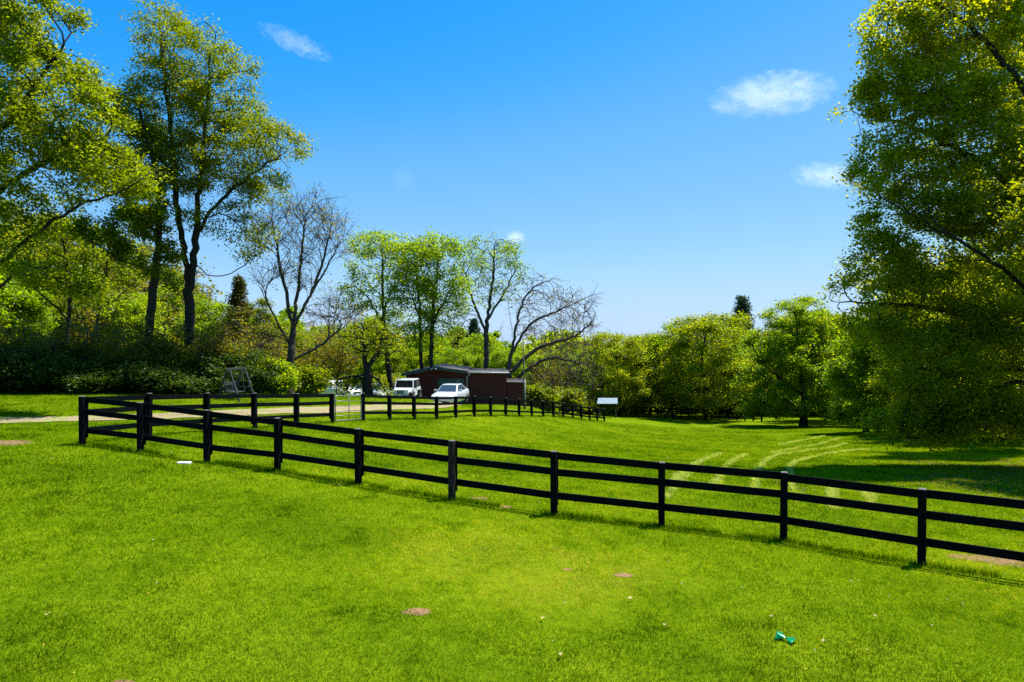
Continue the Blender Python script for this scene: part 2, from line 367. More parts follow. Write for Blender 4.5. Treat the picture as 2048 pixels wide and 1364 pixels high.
z0, z1, p = 6.2, 72.0, 0.36
u = rng.random(NB); Zb = (z0 ** p + u * (z1 ** p - z0 ** p)) ** (1 / p)
Xb = (rng.random(NB) * 2 - 1) * (Zb * 0.77 + 1.5)
pm = patch_mask(Xb, Zb); dd = drive_dist(Xb, Zb)
keep = (rng.random(NB) > pm * 0.97) & (rng.random(NB) > np.where(dd < 0.28, 0.3, np.clip((0.95 - dd) * 2.0, 0, 0.9)))
keep &= ~((Xb > -9.6) & (Xb < 1.3) & (Zb > 61.5))
Xb, Zb = Xb[keep], Zb[keep]; n = len(Xb)
big = fbm(Xb, Zb, 4.0, 11); tuft = fbm(Xb, Zb, 0.6, 13); fine = 0.6 * vnoise(Xb, Zb, 0.11, 15) + 0.4 * vnoise(Xb, Zb, 0.3, 16)
field = ((Xb - near_p[0][0]) * (near_p[9][1] - near_p[0][1]) - (Zb - near_p[0][1]) * (near_p[9][0] - near_p[0][0])) < 0      # beyond the near fence
dry = np.exp(-(((Xb - 0.6) / 2.3) ** 2 + ((Zb - 11.2) / 1.6) ** 2)) * 0.52 * (fbm(Xb, Zb, 0.5, 17) * 1.6)
tint = 0.50 + (big - 0.5) * 0.62 - np.clip(tuft - 0.58, 0, 1) * 1.2 + 0.09 * np.exp(-((Zb - 12.0) / 2.2) ** 2) * (0.4 + 1.2 * fbm(Xb, Zb, 2.0, 61)) - 0.20 * np.clip((10.4 - Zb) / 2.5, 0, 1) - 0.13 * np.clip((-Xb - 2.5) / 4, 0, 1) * (Zb < 18) - 0.06 * np.clip((Xb - 3) / 3, 0, 1) * (Zb < 12) + (fine - 0.5) * 0.38 + rng.normal(0, 0.165, n) + dry * 1.5  # foreground brightness falloff put into blade tint: darker towards camera and sides
tint += np.where(rng.random(n) < 0.035, 0.33, 0) + np.where(field & (Zb < 24), (fbm(Xb, Zb, 1.4, 19) - 0.5) * 0.35, 0)
sc = (Zb / 8.0) ** 0.80
hgt = (0.022 + 0.034 * rng.random(n)) * (0.75 + 1.0 * np.clip(tuft - 0.35, 0, 1)) * np.clip(sc, 1, 1.5) * np.where(dry > 0.15, 0.7, 1)
wid = (0.0045 + 0.004 * rng.random(n)) * sc
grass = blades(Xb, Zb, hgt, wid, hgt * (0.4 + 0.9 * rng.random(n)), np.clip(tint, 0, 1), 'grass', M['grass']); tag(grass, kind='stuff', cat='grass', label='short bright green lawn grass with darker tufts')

# taller tufts left along the fence lines
tx, ty = [], []
for line in (near_p, farf_p, back_p):
    for a, b_ in zip(line[:-1], line[1:]):
        k = 1500 if line is near_p else 500
        t = rng.random(k); tx.append(a[0] + (b_[0] - a[0]) * t + rng.normal(0, 0.10, k)); ty.append(a[1] + (b_[1] - a[1]) * t + rng.normal(0, 0.10, k))
tx = np.concatenate(tx); ty = np.concatenate(ty); k = fbm(tx, ty, 1.1, 23) > 0.44; tx, ty = tx[k], ty[k]; n = len(tx); s2 = (np.maximum(ty, 8) / 8) ** 0.7
hh = (0.05 + 0.08 * rng.random(n)); fr = blades(tx, ty, hh, 0.008 * s2, hh * 0.6 * rng.random(n), np.clip(rng.normal(0.42, 0.16, n), 0, 1), 'grass_fringe', M['grass'])
tag(fr, kind='stuff', cat='grass', label='longer uncut grass along the fence posts')

# pale clippings left by the mower in curved rows
CL = [[(1350, 968), (1362, 950), (1395, 928), (1440, 908)], [(1432, 978), (1440, 955), (1462, 926), (1492, 910)], [(1510, 984), (1516, 945), (1536, 920), (1565, 909), (1610, 903), (1662, 896), (1692, 888)],
      [(1592, 1006), (1580, 946), (1592, 924), (1640, 912), (1690, 904), (1740, 900)], [(1672, 1020), (1664, 985), (1662, 968)], [(1748, 1020), (1738, 990)],
      [(1545, 906), (1600, 896), (1650, 886), (1680, 878)], [(1560, 890), (1612, 880), (1650, 873)], [(1395, 935), (1330, 1000)]]
px_, py_, pt_ = [], [], []; r_cl = np.random.default_rng(88)
for q, c in enumerate(CL):
    P = catmull([on_ground(*t)[:2] for t in c], 60); k = 6500 if q < 6 else 2600
    t = rng.random(k) * (len(P) - 1.001); i = t.astype(int); f = (t - i)[:, None]; Q = P[i] * (1 - f) + P[i + 1] * f
    Q += rng.normal(0, 0.055, (k, 2)); m_ = (fbm(Q[:, 0], Q[:, 1], 0.5, 31 + q) + r_cl.normal(0, 0.09, k)) > 0.50; px_.append(Q[m_, 0]); py_.append(Q[m_, 1])
px_ = np.concatenate(px_); py_ = np.concatenate(py_); n = len(px_)
M['clip'] = leafmat('dry_clipping', [(0, (0.20, 0.30, 0.03)), (0.5, (0.37, 0.46, 0.07)), (1, (0.60, 0.60, 0.20))], trans=0.3)
cl = blades(px_, py_, 0.10 + 0.06 * rng.random(n), 0.012 * (py_ / 10) ** 0.7, 0.09 + 0.06 * rng.random(n), rng.random(n), 'grass_clippings', M['clip'])
tag(cl, 'pale dried mower clippings in curved rows across the green field', 'clippings', kind='stuff')

lx = rng.uniform(8.5, 27, 26000); ly = rng.uniform(14.5, 33, 26000)
kk = (fbm(lx, ly, 2.2, 71) + 0.035 * (lx - 15) - 0.02 * np.abs(ly - 23) + rng.normal(0, 0.05, len(lx))) > 0.53; lx, ly = lx[kk], ly[kk]; n = len(lx)
M['litter'] = leafmat('leaf_litter', [(0, (0.09, 0.05, 0.02)), (0.5, (0.20, 0.125, 0.045)), (1, (0.34, 0.24, 0.09))], trans=0.2)
tag(blades(lx, ly, 0.045 + 0.03 * rng.random(n), 0.045 * (ly / 20) ** 0.5, 0.06 + 0.04 * rng.random(n), rng.random(n), 'leaf_litter', M['litter']), 'brown leaf litter on the shaded grass under the big right-hand trees', 'leaf litter', kind='stuff')
def specks(name, n, size, m, label, cat, ymax, hmul):
    Zs = (6.5 ** 0.7 + rng.random(n) * (ymax ** 0.7 - 6.5 ** 0.7)) ** (1 / 0.7); Xs = (rng.random(n) * 2 - 1) * (Zs * 0.76 + 0.5)
    k = fbm(Xs, Zs, 2.5, 41) > 0.47; Xs, Zs = Xs[k], Zs[k]; mb = MB()
    for x, y in zip(Xs, Zs):
        r = size * (0.6 + 0.6 * rng.random()) * (1 + max(0, y - 12) * 0.02); z = float(H(x, y)) + hmul * (0.6 + rng.random() * 0.7)
        V = [(x + r * a, y + r * b_, z + r * c) for a, b_, c in ((1, 0, 0), (-1, 0, 0), (0, 1, 0), (0, -1, 0), (0, 0, 1), (0, 0, -1))]
        mb.add(V, [(0, 2, 4), (2, 1, 4), (1, 3, 4), (3, 0, 4), (2, 0, 5), (1, 2, 5), (3, 1, 5), (0, 3, 5)])
    o = mb.build(name, m); tag(o, label, cat, kind='stuff')
M['fluff'] = principled('seed_fluff', (0.50, 0.50, 0.38), 0.9, var=0.15)
M['yellow'] = principled('yellow_petals', (0.75, 0.52, 0.02), 0.8, var=0.2)
M['dryleaf'] = principled('dry_leaf', (0.40, 0.29, 0.14), 0.8, var=0.4, scale=25)
specks('dandelion_clocks', 240, 0.013, M['fluff'], 'small white dandelion seed heads scattered in the lawn', 'dandelions', 34, 0.05)
specks('dandelion_flowers', 60, 0.014, M['yellow'], 'small yellow dandelion flowers scattered in the lawn', 'dandelions', 16, 0.05)
mb = MB()
for px, py in [(1647, 1292), (1543, 1240), (95, 1237), (1750, 1240), (1120, 1320), (1260, 1205), (1700, 1170), (1330, 1260), (1085, 1245)]:
    c = on_ground(px, py); a = rng.random() * 6.28; s = 0.022 + 0.012 * rng.random()
    pts = [(c[0] + s * q * math.cos(a + t), c[1] + s * q * math.sin(a + t), c[2] + 0.05 + 0.03 * rng.random()) for t, q in ((0, 1.3), (0.7, 0.7), (1.5, 0.9), (2.4, 0.6), (3.14, 1.2), (3.9, 0.6), (4.7, 0.9), (5.6, 0.7))]
    mb.add(pts, [tuple(range(8))])
tag(mb.build('fallen_leaves', M['dryleaf']), 'curled tan dead leaves lying scattered in the lawn', 'leaves', kind='stuff')

# ------------------------------------------------------------------ fences
def fence(name, pts, label, group, worn=(), first_post=True, side=1, scale_d=1.0):
    root = empty(name, pts[0], label, 'fence', group); o = Vector(pts[0])
    rel = [Vector(G3(p_[0], p_[1])) - o for p_ in pts]
    pw = 0.135 * scale_d
    for i, p_ in enumerate(rel):
        if i == 0 and not first_post: continue
        a, b_ = rel[max(i - 1, 0)], rel[min(i + 1, len(rel) - 1)]; an = math.atan2(b_.y - a.y, b_.x - a.x)
        jit = rng.normal(0, 0.012); lean = rng.normal(0, 0.012, 2)
        q = MB(); c, s = math.cos(an), math.sin(an); hw = pw / 2; tilt = lambda t: (p_.x + lean[0] * t, p_.y + lean[1] * t)
        rect = lambda t, h_: [(tilt(t)[0] + u * c - v_ * s, tilt(t)[1] + u * s + v_ * c, p_.z + t) for u, v_ in ((-h_, -h_), (h_, -h_), (h_, h_), (-h_, h_))]
        q.frustum(rect(-0.25, hw), rect(PH + jit - 0.012, hw))
        po = q.build('post', M['fence_old'] if i in worn else M['fence'], root, 0.008)
        if i in worn: po['label'] = 'post with worn reddish paint'
        q = MB(); q.frustum(rect(PH + jit - 0.012, hw - 0.004), rect(PH + jit, hw - 0.016)); q.build('post_top', M['cap'], po)
        d = Vector((-s, c, 0)) * side                                   # batten on the far side holds the boards to the post
        q = MB(); q.box((p_.x + d.x * (hw + 0.058), p_.y + d.y * (hw + 0.058), p_.z + 0.78), (0.14 * scale_d, 0.022, 1.18), an); q.build('batten', M['fence'], root, 0.004)
    for i in range(len(rel) - 1):
        a, b_ = rel[i], rel[i + 1]; d = (b_ - a); d.z = 0; d.normalize(); nrm = Vector((-d.y, d.x, 0)) * side * (pw / 2 + 0.023)
        for hgt in (1.285, 0.925, 0.40):
            j0, j1 = rng.normal(0, 0.008, 2)
            q = MB(); q.beam(a + nrm + Vector((0, 0, hgt + j0)), b_ + nrm + Vector((0, 0, hgt + j1)), 0.036, 0.155 * (1 if scale_d == 1 else 1.0)); q.build('rail', M['fence'], root, 0.004)
    return root
FG = 'black three rail board fences round the paddock'
fence('board_fence', near_p, 'long black three-rail fence crossing the lawn from the left corner post to the right edge', FG, worn=(5,))
fence('board_fence', back_p, 'black three-rail fence run from the left corner post back to the pipe gate', FG, first_post=False)
fence('board_fence', farf_p, 'black three-rail fence run beyond the pipe gate, curving past the parked cars and barn', FG)
ff = [on_ground(px, py, 80, 130) for px, py in ((1262, 833), (1300, 835), (1345, 837), (1392, 839), (1440, 840.5), (1490, 842), (1540, 845))]
ffp = []
for a, b_ in zip(ff[:-1], ff[1:]):
    for t in (0, 0.33, 0.67): ffp.append(a + (b_ - a) * t)
fence('board_fence', ffp, 'distant dark board fence along the foot of the far trees', FG)

# pipe gate, hinged on the end post of the back run
a = Vector(G3(*back_p[-1][:2])); b_ = Vector(G3(*farf_p[0][:2])); d = b_ - a; Lg = d.length; d.normalize()
gate = empty('pipe_gate', a, 'open-barred grey metal pipe gate between two black fence posts', 'gate')
P = lambda t, z: tuple(d * t + Vector((0, 0, z)))
g0, g1 = 0.30, Lg - 0.28
MB().tube([P(g0, 0.10), P(g0, 1.18), P(g0 + 0.10, 1.28), P(g1 - 0.10, 1.28), P(g1, 1.18), P(g1, 0.10), P(g0, 0.10)], 0.024).build('gate_frame', M['galv'], gate, smooth=True)
for z in (0.33, 0.55, 0.78, 1.02): MB().tube([P(g0, z), P(g1, z)], 0.017, 6).build('gate_bar', M['galv'], gate, smooth=True)
MB().tube([P((g0 + g1) / 2, 0.1), P((g0 + g1) / 2, 1.28)], 0.02, 6).build('gate_brace', M['galv'], gate, smooth=True)
for z in (0.3, 1.1): MB().box(P(0.18, z), (0.22, 0.03, 0.05), math.atan2(d.y, d.x)).build('hinge', M['galv'], gate)

# ------------------------------------------------------------------ trees
def colonize(stems, A, D, dk, r, it=90, trop=0.08, wig=0.18, inert=0.7):
    pos = np.zeros((60000, 3)); par = np.full(60000, -1); n = 0
    for si, st in enumerate(stems):
        st = np.array(st, float); S = catmull(st, 10); seg = np.r_[0, np.cumsum(np.linalg.norm(np.diff(S, axis=0), axis=1))]
        m_ = max(2, int(seg[-1] / D)); T = np.stack([np.interp(np.linspace(0, seg[-1], m_ + 1), seg, S[:, k]) for k in range(3)], 1)
        T[1:] += r.normal(0, 0.10 * D, (m_, 3))
        if n == 0: pos[0] = T[0]; n = 1; last = 0
        else: last = int(np.argmin(((pos[:n] - T[0]) ** 2).sum(1)))
        for q in T[1:]: pos[n] = q; par[n] = last; last = n; n += 1
    A = np.array(A); live = np.ones(len(A), bool)
    d2 = ((A[:, None] - pos[None, :n]) ** 2).sum(-1) if len(A) * n < 4e7 else None
    near = d2.argmin(1); nd = d2.min(1); kids = np.zeros(60000, int)
    for _ in range(it):
        ids = np.where(live)[0]
        if len(ids) == 0 or n > 55000: break
        vec = A[ids] - pos[near[ids]]; vec /= np.linalg.norm(vec, axis=1)[:, None] + 1e-9
        acc = np.zeros((n, 3)); np.add.at(acc, near[ids], vec); src = np.unique(near[ids])
        full = src[kids[src] >= 4]
        if len(full): live[ids[np.isin(near[ids], full)]] = False; src = src[kids[src] < 4]
        if len(src) == 0: continue
        dv = acc[src]; dv /= np.linalg.norm(dv, axis=1)[:, None] + 1e-9
        pd = pos[src] - pos[np.maximum(par[src], 0)]; pd /= np.linalg.norm(pd, axis=1)[:, None] + 1e-9; dv += pd * inert
        dv[:, 2] += trop; dv += r.normal(0, wig, dv.shape); dv /= np.linalg.norm(dv, axis=1)[:, None]
        new = pos[src] + dv * D; k = len(new); pos[n:n + k] = new; par[n:n + k] = src; kids[src] += 1
        ids = np.where(live)[0]
        if len(ids):
            dm_ = ((A[ids][:, None] - new[None]) ** 2).sum(-1); j = dm_.argmin(1); dn = dm_[np.arange(len(ids)), j]
            up = dn < nd[ids]; near[ids[up]] = n + j[up]; nd[ids[up]] = dn[up]
            live[ids[nd[ids] < dk * dk]] = False
        n += k
    return pos[:n].copy(), par[:n].copy()
def add_twigs(pos, par, k, ln, r, spread=0.8, up=0.1):
    has = np.zeros(len(pos), bool); has[par[par >= 0]] = True; tips = np.where(~has)[0]
    P_, Q_ = [pos], [par]; n = len(pos)
    for _ in range(k):
        d = pos[tips] - pos[par[tips]]; d /= np.linalg.norm(d, axis=1)[:, None] + 1e-9
        d += r.normal(0, spread, d.shape); d[:, 2] += up; d /= np.linalg.norm(d, axis=1)[:, None]
        P_.append(pos[tips] + d * ln * (0.5 + r.random((len(tips), 1)))); Q_.append(tips)
    return np.concatenate(P_), np.concatenate(Q_)
def radii(par, r0, target, e=2.35):
    n = len(par); a = np.zeros(n); size = np.ones(n)
    for i in range(n - 1, -1, -1):
        if a[i] == 0: a[i] = 1.0
        if par[i] >= 0: a[par[i]] += a[i]; size[par[i]] += size[i]
    r = (a / a[0]) ** 0.60
    return r0 * 0.7 + (target - r0 * 0.7) * r, size
def limbs(pos, par, rad, flare=1.5):
    n = len(pos); order = np.argsort(-rad); main = np.full(n, -1)
    for i in range(n):
        p_ = par[i]
        if p_ >= 0 and (main[p_] < 0 or rad[i] > rad[main[p_]]): main[p_] = i
    i = np.where(par >= 0)[0]; p_ = par[i]
    dirn = np.zeros((n, 3)); dirn[i] = pos[i] - pos[p_]; dirn[0] = (0, 0, 1); dirn /= np.linalg.norm(dirn, axis=1)[:, None] + 1e-9
    m_ = dirn.copy(); ok = main >= 0; m_[ok] = dirn[ok] + dirn[main[ok]]; m_ /= np.linalg.norm(m_, axis=1)[:, None] + 1e-9
    ref = np.tile([0.31, 0.95, 0.05], (n, 1)); u = ref - m_ * (ref * m_).sum(1)[:, None]; u /= np.linalg.norm(u, axis=1)[:, None] + 1e-9; w_ = np.cross(m_, u)
    ismain = main[p_] == i; rb_ = np.where(ismain, rad[p_], np.minimum(rad[p_], rad[i] * 1.15)); rt = rad[i]
    fl = np.exp(-np.maximum(pos[:, 2] - pos[0, 2], 0) / 0.5) * (flare - 1) + 1
    rb_ = rb_ * fl[p_]; rt = rt * fl[i]
    Vs, Fs, o = [], [], 0
    for lo, hi, k in ((0.05, 99, 8), (0.018, 0.05, 5), (0, 0.018, 3)):
        s = np.where((rb_ >= lo) & (rb_ < hi))[0]
        if len(s) == 0: continue
        a = np.linspace(0, 2 * np.pi, k, endpoint=False); ca, sa = np.cos(a)[None, :, None], np.sin(a)[None, :, None]
        own = ~ismain[s]
        fb = np.where(own[:, None], u[i[s]], u[p_[s]]); wb = np.where(own[:, None], w_[i[s]], w_[p_[s]])
        B = pos[p_[s]][:, None] + (fb[:, None] * ca + wb[:, None] * sa) * rb_[s][:, None, None]
        T = pos[i[s]][:, None] + (u[i[s]][:, None] * ca + w_[i[s]][:, None] * sa) * rt[s][:, None, None]
        Vs.append(np.concatenate([B, T], 1).reshape(-1, 3)); m2 = len(s)
        base = o + np.arange(m2)[:, None] * 2 * k; kk = np.arange(k)[None]; k1 = (kk + 1) % k
        Fs.append(np.stack([base + kk, base + k1, base + k1 + k, base + kk + k], -1).reshape(-1, 4)); o += m2 * 2 * k
    return np.concatenate(Vs), np.concatenate(Fs)
def leaves(cent, sig, n, size, r, wts_=None, tbase=0.5, tvar=0.21, flat=0.6, hang=0.25, asp=0.75):
    k = r.choice(len(cent), n, p=wts_) if wts_ is not None else r.integers(0, len(cent), n)
    c = cent[k] + r.normal(0, 1, (n, 3)) * np.array([sig, sig, sig * 0.68])
    nr = r.normal(0, 1, (n, 3)); nr[:, 2] = np.abs(nr[:, 2]) + flat; nr /= np.linalg.norm(nr, axis=1)[:, None]
    u = r.normal(0, 1, (n, 3)); u[:, 2] -= hang; u -= nr * (u * nr).sum(1)[:, None]; u /= np.linalg.norm(u, axis=1)[:, None] + 1e-9; v_ = np.cross(nr, u)
    s = (size * (0.6 + 0.8 * r.random(n)))[:, None] / 2
    V = np.stack([c - u * s, c + v_ * s * asp + u * s * 0.1, c + u * s, c - v_ * s * asp + u * s * 0.1], 1)
    V[:, 2] -= nr * s * 0.3; V[:, 0] -= nr * s * 0.15
    g = fbm(c[:, 0] + c[:, 2] * 0.7, c[:, 1] + c[:, 2] * 0.5, 2.6, 3)
    tint = tbase + (g - 0.5) * 0.4 + r.normal(0, tvar, n)
    return V.reshape(-1, 3), np.arange(4 * n).reshape(n, 4), np.clip(tint, 0, 1)
def ell_pts(ells, n, r, shell=0.30):
    vol = np.array([e[1][0] * e[1][1] * e[1][2] * (e[2] if len(e) > 2 else 1) for e in ells]); vol = vol ** 0.85; k = r.choice(len(ells), n, p=vol / vol.sum())
    d = r.normal(0, 1, (n, 3)); d /= np.linalg.norm(d, axis=1)[:, None]; q = r.random(n)[:, None] ** shell
    c = np.array([e[0] for e in ells])[k]; rr = np.array([e[1] for e in ells])[k]
    return c + d * q * rr
def tree(name, base, stems, ells, label, cat, seed, bark, leaf, D=0.45, dk=0.9, natt=1500, trunk_r=0.35, nl=40000, lsize=0.16, sig=0.35, tips=14, twigs=0, tw_len=0.5, r0=0.010, group=None, tbase=0.5, trop=0.08, flat=0.55, clump=1.3, wig=0.18, shell=0.3, zmin=0.4, inert=0.7, cscale=1.3):
    """stems and ells in world metres; the thing stands at base"""
    r = np.random.default_rng(seed); base = np.array(base)
    st = [np.array(s, float) - base for s in stems]; el = [(np.array(e[0]) - base, e[1], *e[2:]) for e in ells]
    A = ell_pts(el, natt, r, shell); gz = H(A[:, 0] + base[0], A[:, 1] + base[1]) - base[2]; A = A[A[:, 2] > gz + zmin]
    pos, par = colonize(st, A, D, dk, r, trop=trop, wig=wig, inert=inert)
    if twigs: pos, par = add_twigs(pos, par, twigs, tw_len, r)
    rad, size = radii(par, r0, trunk_r)
    root = empty(name, base, label, cat, group)
    V, Fc = limbs(pos, par, rad); link('trunk', mesh_np('trunk', V, Fc, True), bark, root)
    if nl:
        c = pos[size <= tips]; g = 0.6 * vnoise(c[:, 0] + c[:, 2] * 1.7, c[:, 1] + c[:, 2] * 1.5, cscale, seed) + 0.4 * vnoise(c[:, 0] + c[:, 2], c[:, 1] - c[:, 2], cscale * 0.45, seed + 1) ; w = np.clip(g - 0.18, 0.02, 1) ** clump; w /= w.sum()
        V, Fc, t = leaves(c, sig, nl, lsize, r, w, tbase, flat=flat); gz = None
        me = mesh_np('crown', V, Fc); face_attr(me, 'tint', t); link('crown', me, leaf, root)
    return root
def pxtree(name, Z, stems, ells, label, cat, seed, bark, leaf, dz=0.0, rz=0.9, **kw):
    """same, with stems and crown lobes estimated in the photograph at distance Z"""
    S = [[W(x, y, Z) for x, y in s] for s in stems]
    x0, y0 = S[0][0][0], Z; S[0][0] = np.array(G3(x0, y0)); S[0][0][2] -= 0.15
    r = np.random.default_rng(seed + 500)
    for s in S[1:]:
        off = r.normal(0, 1.3)
        for i, p_ in enumerate(s): p_[1] += off * i / max(1, len(s) - 1)
    E = []
    for e in ells:
        c = W(e[0], e[1], Z); rx, ry = e[2] * Z / F, e[3] * Z / F; ry_d = max(rx, ry) * rz if len(e) < 6 else e[5]
        wt = e[4] if len(e) > 4 else 1; c[1] += r.normal(0, 0.25) * ry_d; E.append((c, np.array([rx, ry_d, ry]), wt))
    return tree(name, S[0][0], S, E, label, cat, seed, bark, leaf, **kw)

# --- the big trees on the left
pxtree('maple_tree', 28, [[(-75, 900), (-70, 640), (-62, 400), (-45, 120), (-40, -180)], [(-66, 590), (40, 500), (130, 440), (250, 390)], [(-68, 640), (60, 540), (150, 570), (235, 620)], [(-62, 430), (70, 330), (190, 280)], [(-60, 330), (60, 190), (130, 90)]],
       [(20, 50, 140, 130), (80, 210, 150, 110), (160, 260, 90, 80), (220, 340, 105, 70), (290, 370, 48, 40), (40, 390, 130, 60), (-150, 100, 150, 240), (-150, 400, 120, 150), (110, 555, 100, 45, 0.5), (20, -120, 120, 110), (40, 500, 90, 40, 0.5)],
       'tall leafy green maple at the left edge whose limbs reach in over the shrub thicket', 'tree', 11, M['bark'], M['leaf_maple'], natt=3200, D=0.40, dk=0.65, trunk_r=0.40, nl=105000, lsize=0.122, sig=0.28, tips=7, tbase=0.50, r0=0.007, clump=1.7)
pxtree('leaning_tree', 40, [[(286, 900), (297, 660), (316, 500), (316, 400), (300, 290), (270, 190)], [(316, 470), (250, 400), (200, 330)], [(310, 540), (250, 520), (190, 480)]],
       [(225, 240, 80, 80), (285, 320, 60, 70), (305, 420, 48, 75), (320, 520, 40, 45, 0.6), (210, 470, 70, 45, 0.5), (180, 330, 60, 60)],
       'leaning slender trunk with bright foliage just left of the forked tall tree', 'tree', 12, M['bark'], M['leaf_maple'], natt=1100, D=0.45, dk=0.85, trunk_r=0.23, nl=42000, lsize=0.14, sig=0.30, tips=7, tbase=0.60, r0=0.008, clump=1.6)
pxtree('oak_tree', 42, [[(378, 900), (378, 690), (379, 600), (369, 500), (354, 410), (345, 300), (330, 150), (318, 40)], [(380, 585), (389, 500), (396, 410), (402, 320), (412, 200), (420, 110)], [(391, 470), (430, 410), (490, 355), (570, 300)], [(390, 530), (425, 552), (470, 540), (520, 500)], [(376, 610), (340, 560), (320, 540)], [(396, 440), (450, 430), (500, 470)]],
       [(316, 55, 70, 55), (390, 105, 75, 70), (455, 145, 55, 55), (320, 200, 70, 95), (430, 240, 105, 95), (515, 290, 80, 60), (575, 295, 42, 40), (400, 340, 110, 55), (500, 370, 70, 45, 0.7), (490, 470, 65, 50, 0.35), (590, 300, 30, 25), (545, 350, 50, 40, 0.6), (300, 320, 50, 60), (420, 440, 70, 40, 0.3)],
       'tallest olive-green tree with a forked double trunk rising behind the thicket', 'tree', 13, M['bark'], M['leaf_olive'], natt=3400, D=0.45, dk=0.72, trunk_r=0.29, nl=72000, lsize=0.128, sig=0.33, tips=7, tbase=0.56, r0=0.009, clump=1.5)
pxtree('bare_tree', 48, [[(580, 900), (581, 740), (586, 660), (598, 560), (612, 420)], [(587, 665), (575, 590), (560, 500), (552, 430)], [(590, 650), (622, 590), (650, 520), (668, 450)], [(592, 640), (630, 570), (672, 490)], [(584, 700), (550, 640), (520, 580)], [(583, 720), (640, 690), (700, 640)], [(580, 740), (530, 720), (500, 700)]],
       [(612, 450, 60, 55), (560, 470, 40, 60), (655, 480, 35, 60), (600, 550, 45, 50, 0.6), (530, 570, 22, 30, 0.5), (670, 640, 50, 30, 0.5), (520, 690, 40, 30, 0.5)],
       'almost leafless tree with upswept grey limbs standing alone behind the back fence', 'tree', 14, M['bark_grey'], M['leaf_brown'], natt=1900, D=0.40, dk=0.44, trunk_r=0.29, nl=2600, lsize=0.13, sig=0.2, tips=2, twigs=3, tw_len=0.9, r0=0.008, wig=0.04, trop=0.55, inert=1.6, shell=0.45)
pxtree('slender_tree', 43, [[(133, 900), (134, 690), (140, 600), (132, 520), (120, 450)], [(138, 610), (165, 560), (185, 520)], [(136, 640), (105, 590), (85, 550)]],
       [(120, 470, 55, 45), (170, 520, 40, 40), (85, 540, 40, 35), (140, 560, 50, 30, 0.4)],
       'slim dark-stemmed young tree in front of the sunlit woods, nearer the left edge', 'tree', 15, M['bark'], M['leaf_maple'], natt=520, D=0.4, dk=0.75, trunk_r=0.13, nl=5500, lsize=0.17, sig=0.32, tips=6, r0=0.008, clump=2.2)
pxtree('slender_tree', 46, [[(190, 900), (190, 700), (196, 620), (212, 540), (222, 470)], [(196, 625), (235, 580), (260, 545)], [(192, 660), (160, 620)]],
       [(222, 490, 40, 50), (255, 550, 35, 35), (180, 600, 40, 25, 0.5), (225, 590, 50, 30, 0.5)],
       'slim thinly leaved young tree between the left edge and the leaning trunk', 'tree', 16, M['bark_grey'], M['leaf_olive'], natt=620, D=0.4, dk=0.65, trunk_r=0.11, nl=2600, lsize=0.17, sig=0.28, tips=3, twigs=2, r0=0.008, inert=1.0)
# --- trees round the barn
pxtree('tree', 66, [[(784, 900), (776, 720), (766, 620), (765, 490)], [(771, 660), (730, 590), (700, 570)], [(768, 620), (800, 540)]],
       [(765, 495, 62, 32), (735, 545, 52, 40), (795, 545, 38, 45), (725, 600, 50, 35), (785, 630, 38, 45), (690, 600, 28, 35, 0.6), (750, 680, 50, 30, 0.5)],
       'yellow-green tree with a slender dark trunk behind the off-road car', 'tree', 21, M['bark'], M['leaf_bright'], natt=1400, D=0.5, dk=0.75, trunk_r=0.25, nl=13000, lsize=0.185, sig=0.42, tips=7, r0=0.012, tbase=0.46, clump=1.5)
pxtree('tree', 64, [[(843, 900), (842, 700), (838, 600), (828, 500)], [(841, 640), (815, 570)]],
       [(828, 520, 42, 45), (812, 580, 32, 50), (848, 600, 30, 50), (835, 670, 35, 35, 0.6)],
       'left of two slim bright-crowned trees rising behind the barn gable', 'tree', 22, M['bark'], M['leaf_bright'], natt=1000, D=0.45, dk=0.7, trunk_r=0.18, nl=9000, lsize=0.185, sig=0.42, tips=7, r0=0.012, tbase=0.46, clump=1.5)
pxtree('tree', 63, [[(863, 900), (862, 720), (868, 600), (880, 500)], [(864, 650), (900, 580), (925, 560)]],
       [(875, 505, 58, 32), (905, 540, 30, 40), (880, 570, 45, 45), (915, 590, 22, 40), (875, 650, 35, 45, 0.7)],
       'right of two slim bright-crowned trees rising behind the barn gable', 'tree', 23, M['bark'], M['leaf_bright'], natt=1200, D=0.45, dk=0.7, trunk_r=0.20, nl=11500, lsize=0.185, sig=0.42, tips=7, r0=0.012, tbase=0.46, clump=1.5)
pxtree('thin_leaved_tree', 70, [[(972, 900), (972, 700), (974, 640), (985, 560), (988, 490)], [(972, 665), (945, 600), (928, 540)], [(974, 640), (1010, 580), (1035, 530)], [(973, 690), (940, 650)]],
       [(985, 515, 60, 40), (940, 545, 30, 45), (1025, 540, 28, 40), (985, 580, 45, 40, 0.6), (935, 620, 25, 40, 0.5)],
       'round-topped tree with thin new leaves and visible limbs behind the barn roof', 'tree', 24, M['bark_grey'], M['leaf_bright'], natt=1500, D=0.45, dk=0.62, trunk_r=0.28, nl=5500, lsize=0.17, sig=0.32, tips=3, twigs=2, tw_len=0.6, r0=0.013, wig=0.08, inert=1.0)
